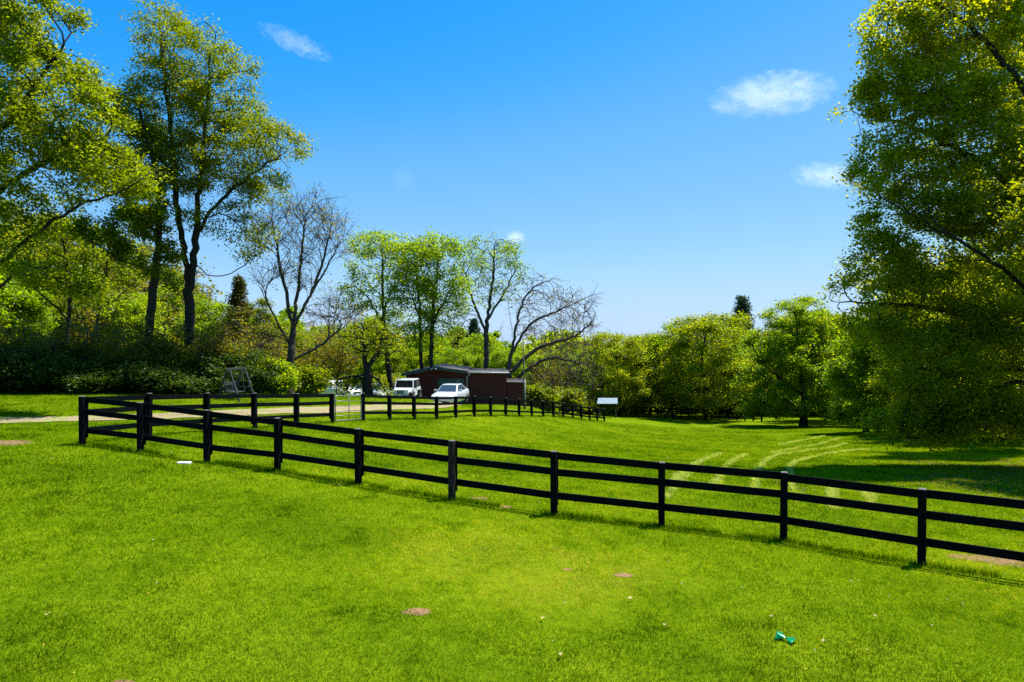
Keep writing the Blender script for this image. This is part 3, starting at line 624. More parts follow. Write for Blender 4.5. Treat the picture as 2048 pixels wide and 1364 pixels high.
pxtree('dead_tree', 68, [[(1012, 900), (1018, 740), (1026, 690), (1040, 620), (1062, 580), (1105, 556)], [(1022, 710), (1060, 650), (1120, 620), (1180, 592)], [(1018, 745), (1080, 695), (1150, 672), (1190, 640)], [(1026, 680), (1018, 620), (1016, 590)], [(1014, 780), (1060, 735), (1110, 715), (1170, 730)], [(1020, 720), (1000, 660)]],
       [(1080, 580, 38, 28), (1135, 615, 50, 30), (1165, 635, 25, 40), (1090, 660, 60, 30), (1050, 605, 25, 35), (1130, 700, 60, 25), (1150, 745, 45, 40), (1080, 750, 45, 30, 0.5)],
       'leafless dead tree with crooked limbs sweeping right beyond the barn', 'tree', 25, M['bark_brown'], M['leaf_brown'], natt=2400, D=0.42, dk=0.5, inert=1.2, trunk_r=0.36, nl=500, lsize=0.22, sig=0.3, tips=2, twigs=3, tw_len=0.9, r0=0.012, wig=0.12, trop=0.10)
pxtree('bare_thicket', 86, [[(1130, 900), (1132, 780), (1140, 740)], [(1131, 800), (1165, 760)], [(1131, 800), (1100, 770)]],
       [(1140, 730, 55, 50), (1175, 760, 35, 45), (1100, 770, 40, 35)],
       'grey-brown leafless thicket of fine twigs right of the barn', 'thicket', 26, M['bark_brown'], M['leaf_brown'], natt=900, D=0.45, dk=0.7, trunk_r=0.2, nl=900, lsize=0.2, sig=0.3, tips=2, twigs=4, tw_len=0.9, r0=0.014, wig=0.2, trop=0.02)
pxtree('drooping_tree', 50, [[(735, 900), (735, 760), (737, 735), (757, 700), (765, 660)], [(736, 745), (728, 700), (725, 650)], [(736, 750), (758, 757), (778, 780)], [(736, 750), (705, 755), (680, 780)], [(735, 760), (705, 752), (672, 764)]],
       [(730, 680, 45, 35), (770, 690, 30, 32), (702, 768, 26, 12, 0.3), (752, 772, 26, 16, 0.5), (728, 775, 30, 14, 0.4)],
       'dark low-branched tree beside the gate with twigs drooping before the white cars', 'tree', 27, M['bark'], M['leaf_olive'], natt=520, D=0.35, dk=0.6, trunk_r=0.36, nl=3200, lsize=0.17, sig=0.26, tips=4, twigs=2, tw_len=0.45, r0=0.013, trop=-0.05, wig=0.2)
# --- right-hand side
pxtree('maple_tree', 29, [[(2140, 900), (2125, 700), (2110, 400), (2090, 100), (2070, -150)], [(2122, 640), (2000, 560), (1880, 500), (1740, 440)], [(2125, 700), (1990, 640), (1840, 610), (1690, 600)], [(2112, 450), (1990, 320), (1850, 230), (1730, 190)], [(2125, 720), (2060, 800), (1980, 860), (1900, 890)], [(2100, 250), (1960, 90), (1830, 20), (1720, 60)], [(2130, 780), (2000, 770), (1880, 860), (1760, 880)], [(2100, 300), (2080, 100)], [(2128, 740), (2000, 740), (1850, 740)]],
       [(1900, 40, 160, 100), (1850, 180, 130, 90), (1800, 330, 100, 80), (1930, 330, 150, 150), (1790, 450, 85, 70), (1770, 570, 100, 75), (1740, 640, 75, 50), (1900, 600, 150, 120), (2010, 130, 110, 130, 0.5), (2070, 400, 100, 160, 0.45), (1850, 740, 110, 75), (1960, 790, 120, 95), (1775, 850, 60, 34), (1860, 850, 80, 50), (1970, 835, 100, 60, 1.2), (2060, 830, 100, 80, 1.1), (1990, 690, 110, 90), (2200, 250, 90, 200, 0.10), (2090, 700, 100, 120, 0.4)],
       'huge green maple filling the right edge with limbs drooping towards the grass', 'tree', 31, M['bark'], M['leaf_young'], natt=9000, D=0.40, dk=0.52, trunk_r=0.42, nl=175000, lsize=0.135, sig=0.27, tips=6, tbase=0.62, rz=0.5, shell=0.16, r0=0.006, clump=1.7, cscale=1.6, zmin=1.1)
pxtree('maple_tree', 39, [[(2075, 900), (2070, 650), (2050, 400), (2020, 100)], [(2068, 600), (1990, 500), (1940, 420)], [(2060, 480), (2110, 300), (2120, 120)], [(2072, 720), (1990, 660), (1930, 620)]],
       [(2010, 130, 85, 110), (2070, 300, 85, 120), (1985, 380, 75, 100), (2050, 520, 95, 100), (1950, 560, 70, 80), (2090, 80, 70, 110), (2010, 680, 110, 80), (1900, 690, 70, 60), (2080, 780, 90, 70)],
       'second tall maple crowded close behind the huge maple, at the very right edge', 'tree', 34, M['bark'], M['leaf_young'], natt=2600, D=0.45, dk=0.75, trunk_r=0.32, nl=85000, lsize=0.145, sig=0.32, tips=7, tbase=0.52, rz=0.5, r0=0.008, clump=1.4, shell=0.2, zmin=1.0)
pxtree('maple_tree', 76, [[(1607, 900), (1608, 800), (1600, 720), (1590, 620)], [(1606, 790), (1540, 740), (1510, 700)], [(1606, 780), (1670, 720)], [(1603, 740), (1640, 660)], [(1606, 820), (1540, 820)]],
       [(1580, 632, 55, 36), (1630, 630, 45, 40), (1645, 670, 45, 45), (1545, 690, 60, 45), (1600, 720, 80, 60), (1520, 760, 48, 50), (1670, 730, 40, 60), (1570, 800, 70, 40), (1640, 800, 60, 40), (1500, 810, 35, 30)],
       'broad bright maple with foliage almost to the grass at the far side of the field', 'tree', 32, M['bark'], M['leaf_bright'], natt=1700, D=0.5, dk=0.9, trunk_r=0.40, nl=56000, lsize=0.195, sig=0.36, tips=7, r0=0.012, tbase=0.42, clump=1.5)
pxtree('maple_tree', 60, [[(1732, 900), (1733, 820), (1730, 740), (1735, 660)], [(1732, 800), (1690, 760)], [(1732, 790), (1780, 740)], [(1732, 830), (1690, 840)]],
       [(1735, 690, 55, 40), (1700, 750, 48, 45), (1770, 750, 50, 50), (1720, 810, 62, 35), (1690, 800, 36, 40), (1790, 820, 45, 35)],
       'smaller pale-leaved maple half under the huge maple at the right side of the field', 'tree', 33, M['bark'], M['leaf_bright'], natt=1100, D=0.45, dk=0.85, trunk_r=0.22, nl=42000, lsize=0.175, sig=0.38, tips=8, r0=0.012, tbase=0.45)

b0 = G3(22.8, 24.0)  # maple added mostly out of view so its shadow falls on the right-hand grass
tree('maple_tree', b0, [[(22.8, 24, b0[2] - 0.1), (22.7, 24, 2.5), (22.5, 23.9, 7), (22.4, 24, 12)], [(22.7, 24, 3), (20.8, 23.2, 6), (19.4, 22.8, 8)], [(22.6, 24, 4), (24.4, 24.6, 8)]],
     [((22.5, 24, 8.5), np.array([4.2, 4.0, 4.5])), ((20.6, 23.2, 7.0), np.array([2.4, 2.2, 2.4])), ((20.2, 23.6, 4.2), np.array([2.2, 2.0, 1.6])), ((22.5, 23, 3.6), np.array([3.2, 2.6, 1.8]))],
     'maple added past the right edge, before the huge maple, to shade the grass', 'tree', 35, M['bark'], M['leaf_young'], natt=2000, D=0.4, dk=0.65, trunk_r=0.24, nl=56000, lsize=0.13, sig=0.28, tips=7, tbase=0.52, r0=0.007, clump=1.6, cscale=1.6, zmin=1.2)
# --- prototypes for the woods, each then copied
def proto(name, h, rx, low, leaf, bark, seed, nl, lsize, label, group, base, natt=800, tb=0.5, **kw):
    base = np.array(base); r = np.random.default_rng(seed); c = (h + low) / 2
    st = [[base + (0, 0, -0.2), base + (0.1 * r.normal(), 0.1 * r.normal(), h * 0.3), base + (0.3 * r.normal(), 0.3 * r.normal(), h * 0.6), base + (0.3 * r.normal(), 0.3 * r.normal(), h * 0.88)]]
    el = [(base + (0, 0, c), np.array([rx, rx, (h - low) / 2 * 0.9]))]
    for k in range(7):
        a = r.random() * 6.28; q = rx * (0.45 + 0.3 * r.random()); zz = low + (h - low) * (0.15 + 0.7 * r.random())
        el.append((base + (q * math.cos(a), q * math.sin(a), zz), np.array([rx * 0.5, rx * 0.5, (h - low) * 0.2])))
    el.append((base + (0.3 * rx * r.normal(), 0, h * 0.9), np.array([rx * 0.4, rx * 0.4, h * 0.1])))
    return tree(name, base, st, el, label, 'tree', seed, bark, leaf, natt=natt, D=0.55, dk=1.0, trunk_r=h * 0.015, nl=nl, lsize=lsize, sig=0.42, tips=8, r0=0.014, group=group, tbase=tb, clump=2.2, cscale=1.9, **kw)
def at(px, Z): x = (px - CX) / F * Z; return G3(x, Z)
def place(src, px, Z, top, rz, label, group, name=None, used=set()):
    """put the prototype itself down the first time, a copy afterwards, scaled so its top reaches the height seen"""
    o = src if src.name not in used else copy_tree(src); used.add(src.name)
    loc = at(px, Z); o.location = loc; hgt = EYE - (top - CY) / F * Z - loc[2]; s = hgt / src['height']
    o.scale = (s * rng.uniform(0.92, 1.15), s * rng.uniform(0.92, 1.15), s); o.rotation_euler = (0, 0, rz)
    o['label'] = label
    if group: o['group'] = group
    elif 'group' in o: del o['group']
    if name: o.name = name
    return o
gW = 'woodland trees behind the left thicket'; gB = 'woodland trees behind the barn'; gR = 'trees along the far side of the field'
PA = proto('woodland_tree', 12, 4.0, 1.2, M['leaf_bright'], M['bark'], 51, 30000, 0.215, 'w', gW, at(20, 62)); PA['height'] = 12.2
PB = proto('woodland_tree', 13, 3.4, 2.5, M['leaf_olive'], M['bark'], 52, 19000, 0.21, 'w', gW, at(120, 60)); PB['height'] = 13.2
PC = proto('woodland_tree', 11, 3.0, 1.5, M['leaf_brown'], M['bark_brown'], 53, 2600, 0.28, 'w', gB, at(520, 70), twigs=3, tw_len=0.8); PC['height'] = 11.2
PD = proto('field_tree', 12, 4.6, 0.15, M['leaf_maple'], M['bark'], 54, 33000, 0.20, 'w', gR, at(1240, 92), natt=1300, tb=0.66); PD['height'] = 12.2
PE = proto('field_tree', 12, 4.2, 0.25, M['leaf_bright'], M['bark'], 57, 30000, 0.20, 'w', gR, at(1300, 97), natt=1300, tb=0.48); PE['height'] = 12.2
lW = 'sunlit yellow-green woodland tree behind the left thicket'; lW2 = 'olive woodland tree with an open crown behind the left thicket'; lB = 'leafy woodland tree in the belt behind the barn'; lC = 'bare brown-twigged tree among the woods behind the barn'; lC2 = 'bare brown-twigged tree among the woods behind the left thicket'
for px, Z, top in [(15, 50, 545), (60, 64, 500), (-120, 46, 420), (150, 66, 520), (270, 60, 575), (-260, 60, 430), (430, 62, 590), (330, 68, 560), (-60, 75, 430), (545, 76, 620), (-420, 58, 380)]:
    place(PA, px, Z, top, rng.random() * 6, lW, gW)
for px, Z, top in [(100, 58, 480), (215, 70, 500), (365, 72, 540), (-10, 80, 440), (500, 74, 600), (-180, 70, 400), (60, 88, 415), (170, 84, 440), (285, 86, 490), (-60, 90, 400)]:
    place(PB, px, Z, top, rng.random() * 6, lW2, gW)
for px, Z, top in [(190, 60, 560), (290, 74, 520), (60, 72, 450), (400, 66, 570), (240, 78, 465), (130, 76, 450), (340, 80, 510)]:
    place(PC, px, Z, top, rng.random() * 6, lC2, gW)
for px, Z, top in [(700, 78, 650), (740, 90, 620), (800, 80, 680), (860, 86, 660), (910, 80, 690), (960, 92, 660), (1010, 84, 690), (1060, 96, 690), (650, 92, 640), (1120, 104, 690), (600, 84, 650), (1180, 112, 690)]:
    place(PA, px, Z, top, rng.random() * 6, lB, gB)
for px, Z, top in [(635, 78, 640), (680, 70, 630), (830, 96, 640), (925, 98, 660), (1090, 90, 700), (560, 70, 640)]:
    place(PC, px, Z, top, rng.random() * 6, lC, gB)
for px, Z, top, lab in [(1240, 90, 660, 'round-topped green tree right above the pale tin shelter'), (1300, 97, 662, 'low green tree between the shelter tree and the straight-trunked tree'), (1345, 92, 640, 'dense green tree left of the straight-trunked tree'), (1410, 86, 622, 'green tree with a straight dark trunk standing forward at the field edge'),
                        (1455, 94, 628, 'green tree just below the dark pine at the field edge'), (1680, 84, 615, 'olive tree directly behind the broad bright maple'), (1195, 100, 680, 'yellowish tree left of the pale tin shelter'), (1520, 100, 655, 'green tree left behind the broad bright maple'), (1640, 98, 620, 'green tree right behind the broad bright maple')]:
    kf = place((PD, PE)[(px // 5) % 2], px, Z, top, rng.random() * 6, lab, gR)
gQ = 'second row of trees behind the far field trees'; lQ = 'tree of the second row half hidden behind the far field trees'
for px, Z, top in [(1265, 110, 690), (1325, 112, 690), (1375, 110, 670), (1435, 112, 670), (1500, 112, 685), (1560, 108, 680), (1622, 106, 660), (1700, 98, 650), (1760, 90, 650), (1225, 114, 690)]:
    place((PD, PE)[(px // 5) % 2], px, Z, top, rng.random() * 6, lQ, gQ)
lU = 'shaded tree standing under and behind the huge right-hand maple'; gU = 'trees shaded by the huge right maple'
for px, Z, top in [(1840, 54, 640), (1930, 50, 560), (2030, 46, 520), (1800, 74, 600), (1900, 70, 520), (2000, 66, 500), (2080, 58, 520)]:
    place(PD, px, Z, top, rng.random() * 6, lU, gU)

# conifers: whorls of boughs along a straight stem
def conifer(name, base, h, rx, leaf, seed, nl, label, open_=0.0, lsize=0.3):
    r = np.random.default_rng(seed); root = empty(name, base, label, 'tree')
    tr = MB(); tr.tube([(0, 0, -0.2), (0.02 * h * r.normal() * 0.3, 0, h * 0.5), (0, 0, h)], [h * 0.016, h * 0.010, 0.02], 8)
    cs, zs = [], np.linspace(h * 0.14, h * 0.99, 26)
    for z in zs:
        f = 1 - (z - h * 0.14) / (h * 0.86); ln0 = rx * (0.04 + 1.0 * f ** 0.95)
        for k in range(int(6)):
            a = r.random() * 6.28; ln = ln0 * (0.55 + 0.6 * r.random()); up = 0.10 + 0.25 * (1 - f)
            pts = [np.array([math.cos(a) * ln * t, math.sin(a) * ln * t, z + ln * up * t - 0.12 * ln * t * t]) for t in (0, 0.35, 0.7, 1)]
            tr.tube(pts, [0.045 * (0.3 + f), 0.03 * (0.3 + f), 0.02, 0.008], 4, False)
            for t in np.linspace(0.25, 1, 9): cs.append(np.array([math.cos(a) * ln * t, math.sin(a) * ln * t, z + ln * up * t - 0.12 * ln * t * t]))
    tr.build('trunk', M['bark'], root, smooth=True)
    V, Fc, t = leaves(np.array(cs), 0.20 * rx / 3, nl, lsize, r, None, 0.5, flat=0.2, hang=0.0, asp=0.35)
    me = mesh_np('crown', V, Fc); face_attr(me, 'tint', t); link('crown', me, leaf, root)
    return root
c = at(1485, 118); conifer('pine_tree', c, EYE - (597 - CY) / F * 118 - c[2], 6.2, M['leaf_pine'], 61, 11000, 'dark blue-green pine whose tip rises above the far trees', lsize=0.5)
c = at(478, 52); conifer('brownish_conifer', c, EYE - (556 - CY) / F * 52 - c[2], 2.4, M['leaf_rust'], 62, 7000, 'brownish open conifer behind the wooden swing', lsize=0.26)
c = at(948, 104); conifer('pine_tree', c, EYE - (640 - CY) / F * 104 - c[2], 3.4, M['leaf_pine'], 63, 9000, 'dim green conifer between trunks behind the barn roof', lsize=0.4)

# --- far woods: one mass
r = np.random.default_rng(77)
src = [(o, np.empty(len(o.data.vertices) * 3, np.float32)) for o in (next(ch for ch in t_.children if ch.name.startswith('crown')) for t_ in (PA, PB, PD))]
FV, FT = [], []
for o, buf in src: o.data.vertices.foreach_get('co', buf)
bufs = [b_.reshape(-1, 4, 3) for _, b_ in src]; tbs = []
for o, _ in src:
    t = np.empty(len(o.data.polygons), np.float32); o.data.attributes['tint'].data.foreach_get('value', t); tbs.append(t)
for k in range(150):
    d = r.uniform(125, 240); ang = r.uniform(-0.72, 0.72); x, y = d * math.sin(ang), d * math.cos(ang); q = r.integers(0, 3)
    sel = r.choice(len(bufs[q]), 3600, replace=False); B = bufs[q][sel].copy()
    cen = B.mean(1, keepdims=True); s = r.uniform(0.85, 1.2); B = (cen + (B - cen) * 2.6) * s
    a = r.random() * 6.28; ca, sa = math.cos(a), math.sin(a); B = np.stack([B[..., 0] * ca - B[..., 1] * sa, B[..., 0] * sa + B[..., 1] * ca, B[..., 2]], -1)
    FV.append(B + np.array([x, y, float(H(x, y)) - 0.5])); FT.append(np.clip(tbs[q][sel] + r.normal(0, 0.12), 0, 1))
FV = np.concatenate(FV).reshape(-1, 3); me = mesh_np('far_woods', FV, np.arange(len(FV)).reshape(-1, 4)); face_attr(me, 'tint', np.concatenate(FT))
tag(link('far_woods', me, M['leaf_bright']), 'distant spring woods closing the valley beyond the field', 'woods', kind='stuff')

# --- shrubs
def shrub(base, rx, ry, h, leaf, seed, nl, lsize, label, group, tb=0.5, name='shrub'):
    base = np.array(base); r = np.random.default_rng(seed)
    st = [[base + (0, 0, -0.1), base + (0, 0, h * 0.25)]]
    for k in range(4):
        a = r.random() * 6.28; st.append([base + (0, 0, 0.05), base + (rx * 0.3 * math.cos(a), ry * 0.3 * math.sin(a), h * 0.4), base + (rx * 0.5 * math.cos(a), ry * 0.5 * math.sin(a), h * 0.7)])
    el = [(base + (0, 0, h * 0.45), np.array([rx, ry, h * 0.5]))]
    for k in range(6):
        a = r.random() * 6.28; el.append((base + (rx * 0.6 * math.cos(a), ry * 0.6 * math.sin(a), h * (0.3 + 0.5 * r.random())), np.array([rx * 0.45, ry * 0.45, h * 0.25])))
    return tree(name, base, st, el, label, 'shrub', seed, M['bark'], leaf, natt=420, D=0.28, dk=0.5, trunk_r=0.06, nl=nl, lsize=lsize, sig=0.26, tips=6, r0=0.007, group=group, tbase=tb, zmin=0.12, clump=1.0)
gS = 'shaded shrubs in the thicket along the back of the lawn'; lS = 'dark shaded shrub merging into the thicket along the back of the lawn'
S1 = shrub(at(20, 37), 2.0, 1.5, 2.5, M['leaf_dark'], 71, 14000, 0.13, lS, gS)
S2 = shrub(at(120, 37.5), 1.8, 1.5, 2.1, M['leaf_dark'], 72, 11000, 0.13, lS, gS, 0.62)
gT = 'bare saplings standing in the dark thicket'
for px, Z, top in [(48, 39.5, 630), (108, 38.8, 650), (168, 39.6, 600), (252, 39.2, 640), (330, 39.8, 620), (418, 40.2, 650), (448, 41, 610), (-40, 39, 600)]:
    place(PC, px, Z, top, rng.random() * 6, 'small brown-twigged sapling standing among the dark thicket shrubs', gT)
k = 0
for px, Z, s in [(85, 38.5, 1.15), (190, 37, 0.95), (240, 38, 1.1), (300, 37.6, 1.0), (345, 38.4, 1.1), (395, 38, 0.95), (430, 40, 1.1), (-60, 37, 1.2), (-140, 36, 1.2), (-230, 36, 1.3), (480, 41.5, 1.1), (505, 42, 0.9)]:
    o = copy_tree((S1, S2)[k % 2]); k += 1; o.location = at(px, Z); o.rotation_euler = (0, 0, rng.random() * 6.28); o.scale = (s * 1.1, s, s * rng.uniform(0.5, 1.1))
S4 = shrub(at(150, 40.5), 2.2, 1.5, 3.0, M['leaf_olive'], 79, 11000, 0.16, 'w', None, 0.55)
S4['label'] = 'lighter olive shrub rising behind the dark shrubs of the thicket'; S4['group'] = 'lighter shrubs behind the dark thicket'
for px, Z, q in [(265, 41.5, 1.0), (345, 42, 1.1), (55, 41, 1.15), (430, 42.5, 1.0), (-60, 41, 1.2)]:
    o = copy_tree(S4); o.location = at(px, Z); o.rotation_euler = (0, 0, rng.random() * 6.28); o.scale = (q, q, q * rng.uniform(0.85, 1.15))
for px, Z, q in [(95, 39.8, 1.1), (205, 40.2, 0.95), (312, 39.8, 1.15), (398, 40.4, 1.05), (462, 42.6, 1.1), (10, 39.5, 1.2)]:
    o = copy_tree(S4); o.location = at(px, Z); o.rotation_euler = (0, 0, rng.random() * 6.28); o.scale = (q * 0.7, q * 0.7, q * rng.uniform(0.65, 1.0))
shrub(at(548, 42.5), 1.25, 1.1, 2.0, M['leaf_bright'], 73, 9000, 0.15, 'sunlit pale-green bush between the wooden swing and the bare tree', None, 0.62, 'bush')
shrub(at(620, 45.5), 1.0, 1.1, 1.7, M['leaf_maple'], 74, 8000, 0.15, 'sunlit green bush right of the bare tree near the white cars', None, 0.7, 'bush')
shrub(at(515, 42), 0.9, 0.8, 2.2, M['leaf_maple'], 75, 6000, 0.15, 'tall narrow green bush beside the wooden swing', None, 0.55, 'bush')
shrub(at(1235, 96), 1.6, 1.2, 1.6, M['leaf_maple'], 76, 3500, 0.22, 'low bush behind the pale tin shelter', None, 0.55, 'bush')
gL = 'low brush at the foot of the barn woods'; lL = 'low green brush at the foot of the woods behind the cars'
S3 = shrub(at(600, 66), 2.6, 1.8, 2.4, M['leaf_olive'], 78, 7000, 0.24, lL, gL, 0.55, 'brush')
for px, Z, s in [(650, 70, 1.1), (700, 68, 1.0), (760, 72, 1.1), (800, 74, 1.0), (1080, 74, 1.2), (1130, 82, 1.2), (1180, 88, 1.2), (540, 60, 1.2)]:
    o = copy_tree(S3); o.location = at(px, Z); o.rotation_euler = (0, 0, rng.random() * 6.28); o.scale = (s, s, s * rng.uniform(0.85, 1.2))

gF = 'low brush under the far field trees'; lF = 'low dark brush behind the far board fence under the field trees'
for px, Z, q in [(1275, 104, 1.3), (1320, 106, 1.2), (1365, 103, 1.3), (1400, 108, 1.3), (1440, 104, 1.2), (1485, 106, 1.3), (1530, 104, 1.3), (1575, 100, 1.2), (1640, 96, 1.3), (1690, 92, 1.3), (1760, 86, 1.3), (1830, 82, 1.3), (1900, 78, 1.3), (1980, 74, 1.3), (2040, 70, 1.2)]:
    o = copy_tree(S3); o.location = at(px, Z); o.rotation_euler = (0, 0, rng.random() * 6.28); o.scale = (q * 1.7, q * 1.2, q * rng.uniform(0.8, 1.2)); o['label'] = lF; o['group'] = gF
# ------------------------------------------------------------------ barn
BZ = 62.0; K = BZ / F; bx = lambda px: (px - CX) * K; bz = lambda py: EYE - (py - CY) * K
B0 = Vector((bx(870), BZ, bz(808))); barn = empty('barn', B0, 'low red-brown barn with dark green trim behind the two parked cars', 'barn')
X = lambda px: bx(px) - B0.x
Zh = lambda py: bz(py) - B0.z
x0, x1, x2, x3 = X(812), X(933), X(1013), X(1050); zl, zr, zp, zw = Zh(747), Zh(743.5), Zh(735), Zh(764); xm = X(868); dp = 8.0
MB().prism([(x0, -0.6), (x1, -0.6), (x1, zr - 0.02), (xm, zp - 0.02), (x0, zl - 0.02)], 'y', 0, dp).build('wall', M['siding'], barn)
rf = MB()
for (xa, za, xb, zb) in ((x0 - 0.32, zl - 0.06, xm, zp), (xm, zp, x1 + 0.10, zr)):
    rf.frustum([(xa, -0.45, za), (xb, -0.45, zb), (xb, dp + 0.3, zb), (xa, dp + 0.3, za)], [(xa, -0.45, za + 0.10), (xb, -0.45, zb + 0.10), (xb, dp + 0.3, zb + 0.10), (xa, dp + 0.3, za + 0.10)])
roof = rf.build('roof', M['roofing'], barn)
fa = MB()
for (xa, za, xb, zb) in ((x0 - 0.34, zl - 0.08, xm, zp), (xm, zp, x1 + 0.12, zr)):
    fa.frustum([(xa, -0.49, za - 0.16), (xb, -0.49, zb - 0.16), (xb, -0.455, zb - 0.16), (xa, -0.455, za - 0.16)], [(xa, -0.49, za + 0.11), (xb, -0.49, zb + 0.11), (xb, -0.455, zb + 0.11), (xa, -0.455, za + 0.11)])
fa.build('fascia', M['green_trim'], barn)
MB().box(((X(878) + X(926)) / 2, -0.03, 1.05), (X(926) - X(878), 0.06, 2.3)).build('door', M['green_door'], barn, 0.01)
fr = MB()
for px in (876.5, 927.5): fr.box((X(px), -0.045, 1.1), (0.12, 0.09, 2.42))
fr.box(((X(878) + X(926)) / 2, -0.045, 2.27), (X(926) - X(878), 0.09, 0.12)); fr.build('door_frame', M['green_trim'], barn)
MB().box(((x1 + x2) / 2 + 0.004, 3.35, zr / 2 - 0.35), (x2 - x1 - 0.01, 6.3, zr + 0.42)).build('side_wing', M['siding2'], barn)
wr = MB(); wr.frustum([(x1 + 0.13, -0.02, zr - 0.09), (x2 + 0.18, -0.02, zr - 0.12), (x2 + 0.18, 6.6, zr - 0.06), (x1 + 0.13, 6.6, zr - 0.03)], [(x1 + 0.13, -0.02, zr - 0.02), (x2 + 0.18, -0.02, zr - 0.05), (x2 + 0.18, 6.6, zr + 0.01), (x1 + 0.13, 6.6, zr + 0.04)])
wr.build('wing_roof', M['roofing'], barn)
MB().tube([(x1 + 0.08, -0.09, zr - 0.06), (x2 + 0.25, -0.09, zr - 0.10)], 0.06, 8).build('gutter', M['gutter'], barn, smooth=True)
MB().tube([(x1 + 0.30, -0.09, zr - 0.10), (x1 + 0.26, -0.10, zr - 0.30), (x1 + 0.05, -0.11, zr - 0.45), (x1 + 0.05, -0.11, 0.2)], 0.045, 8).build('downspout', M['gutter'], barn, smooth=True)
MB().box(((x2 + x3) / 2 + 0.01, 2.85, zw / 2 - 0.35), (x3 - x2 - 0.02, 5.0, zw + 0.5)).build('lean_to', M['siding2'], barn)
MB().frustum([(x2 + 0.02, 0.2, zw - 0.09), (x3 + 0.12, 0.2, zw - 0.13), (x3 + 0.12, 5.6, zw - 0.09), (x2 + 0.02, 5.6, zw - 0.05)], [(x2 + 0.02, 0.2, zw), (x3 + 0.12, 0.2, zw - 0.04), (x3 + 0.12, 5.6, zw), (x2 + 0.02, 5.6, zw + 0.04)]).build('lean_to_roof', M['roofing'], barn)
for s in (-1, 1):
    fl = MB(); fl.tube([(xm + 0.05, -0.5, zp - 0.02), (xm + 0.05 + s * 0.12, -0.58, zp - 0.06)], 0.02, 6); fl.tube([(xm + 0.05 + s * 0.10, -0.56, zp - 0.05), (xm + 0.05 + s * 0.22, -0.72, zp - 0.14)], [0.04, 0.085], 10)
    fl.build('floodlight', M['gutter'], barn, smooth=True)

# utility pole by the barn
c = at(1049, 60); p0 = empty('utility_pole', c, 'thin grey pole standing at the right end of the barn', 'pole')
hp = EYE - (676 - CY) / F * 60 - c[2]
MB().tube([(0, 0, -0.3), (-0.05, 0, hp * 0.5), (-0.12, 0, hp)], [0.075, 0.065, 0.05], 10).build('pole', M['pole_wood'], p0, smooth=True)
MB().tube([(0.09, -0.08, -0.1), (0.03, -0.08, hp * 0.42)], 0.035, 8).build('conduit', M['gutter'], p0, smooth=True)

# pale tin shelter at the far end of the field
c = at(1215, 81); sh = empty('field_shelter', c, 'small open shelter with a pale tin roof on thin posts at the far field edge', 'shelter')
k = 72 / F; top = EYE - (797 - CY) * 81 / F - c[2]
MB().frustum([(-25 * k, -0.55, top - 0.60), (21 * k, -0.55, top - 0.60), (25 * k, 0.9, top - 0.04), (-19 * k, 0.9, top - 0.04)], [(-25 * k, -0.55, top - 0.56), (21 * k, -0.55, top - 0.56), (25 * k, 0.9, top), (-19 * k, 0.9, top)]).build('roof', M['tin'], sh)
for px, y in ((-19, -0.4), (17, -0.4), (-16, 0.8), (22, 0.8)):
    MB().tube([(px * k, y, -0.6), (px * k, y, top - (0.58 if y < 0 else 0.06))], 0.055, 8).build('post', M['grey_wood'], sh)

# wooden garden swing
c = at(472, 36.2); sw = empty('garden_swing', c, 'grey wooden A-frame garden swing standing against the dark thicket', 'swing', rz=R(74))
hs = 1.62
for s in (-0.62, 0.62):
    for t in (-0.72, 0.72): MB().beam((s, t, -0.1), (s, t * 0.10, hs), 0.07, 0.09).build('leg', M['grey_wood'], sw, 0.006)
    MB().beam((s + 0.05, -0.45, 0.62), (s + 0.05, 0.45, 0.62), 0.035, 0.09).build('brace', M['grey_wood'], sw, 0.004)
MB().beam((-0.8, 0, hs + 0.02), (0.8, 0, hs + 0.02), 0.09, 0.11).build('top_beam', M['grey_wood'], sw, 0.006)
q = MB()
for i in range(5): q.box((0, -0.22 + 0.11 * i, 0.42), (0.95, 0.09, 0.03))
q.build('seat', M['grey_wood'], sw)
q = MB()
for i in range(5): q.beam((-0.48, 0.26 + 0.03 * i, 0.52 + 0.10 * i), (0.48, 0.26 + 0.03 * i, 0.52 + 0.10 * i), 0.03, 0.08)
for s in (-0.42, 0.42): q.beam((s, 0.27, 0.40), (s, 0.42, 0.98), 0.03, 0.05)
q.build('backrest', M['grey_wood'], sw)
for s in (-0.45, 0.45): MB().tube([(s, -0.2, 0.44), (s * 1.05, 0, hs - 0.03), (s, 0.3, 0.75)], 0.012, 5, False).build('chain', M['galv'], sw)

# ------------------------------------------------------------------ vehicles (front towards -y)
def wheel(root, x, y, r, w, rim_r):
    t = MB(); prof = [(-w / 2, r * 0.62), (-w / 2, r * 0.93), (-w / 2 * 0.8, r), (w / 2 * 0.8, r), (w / 2, r * 0.93), (w / 2, r * 0.62)]; n = 24; vs = []
    for k in range(n):
        a = 2 * math.pi * k / n; vs += [(p_[0], p_[1] * math.cos(a), p_[1] * math.sin(a)) for p_ in prof]
    t.add(vs, [(k * 6 + j, k * 6 + (j + 1) % 6, ((k + 1) % n) * 6 + (j + 1) % 6, ((k + 1) % n) * 6 + j) for k in range(n) for j in range(6)])
    o = t.build('wheel', M['tyre'], root, smooth=False); o.location = (x, y, r)
    s = 1 if x > 0 else -1; q = MB(); q.tube([(s * w * 0.30, 0, 0), (s * w * 0.42, 0, 0)], [rim_r * 0.98, rim_r * 0.9], 20)
    for k in range(5):
        a = 2 * math.pi * k / 5; q.beam((s * w * 0.46, 0, 0), (s * w * 0.46, rim_r * 0.9 * math.cos(a), rim_r * 0.9 * math.sin(a)), 0.03, 0.07)
    q.build('rim', M['rim'], o)
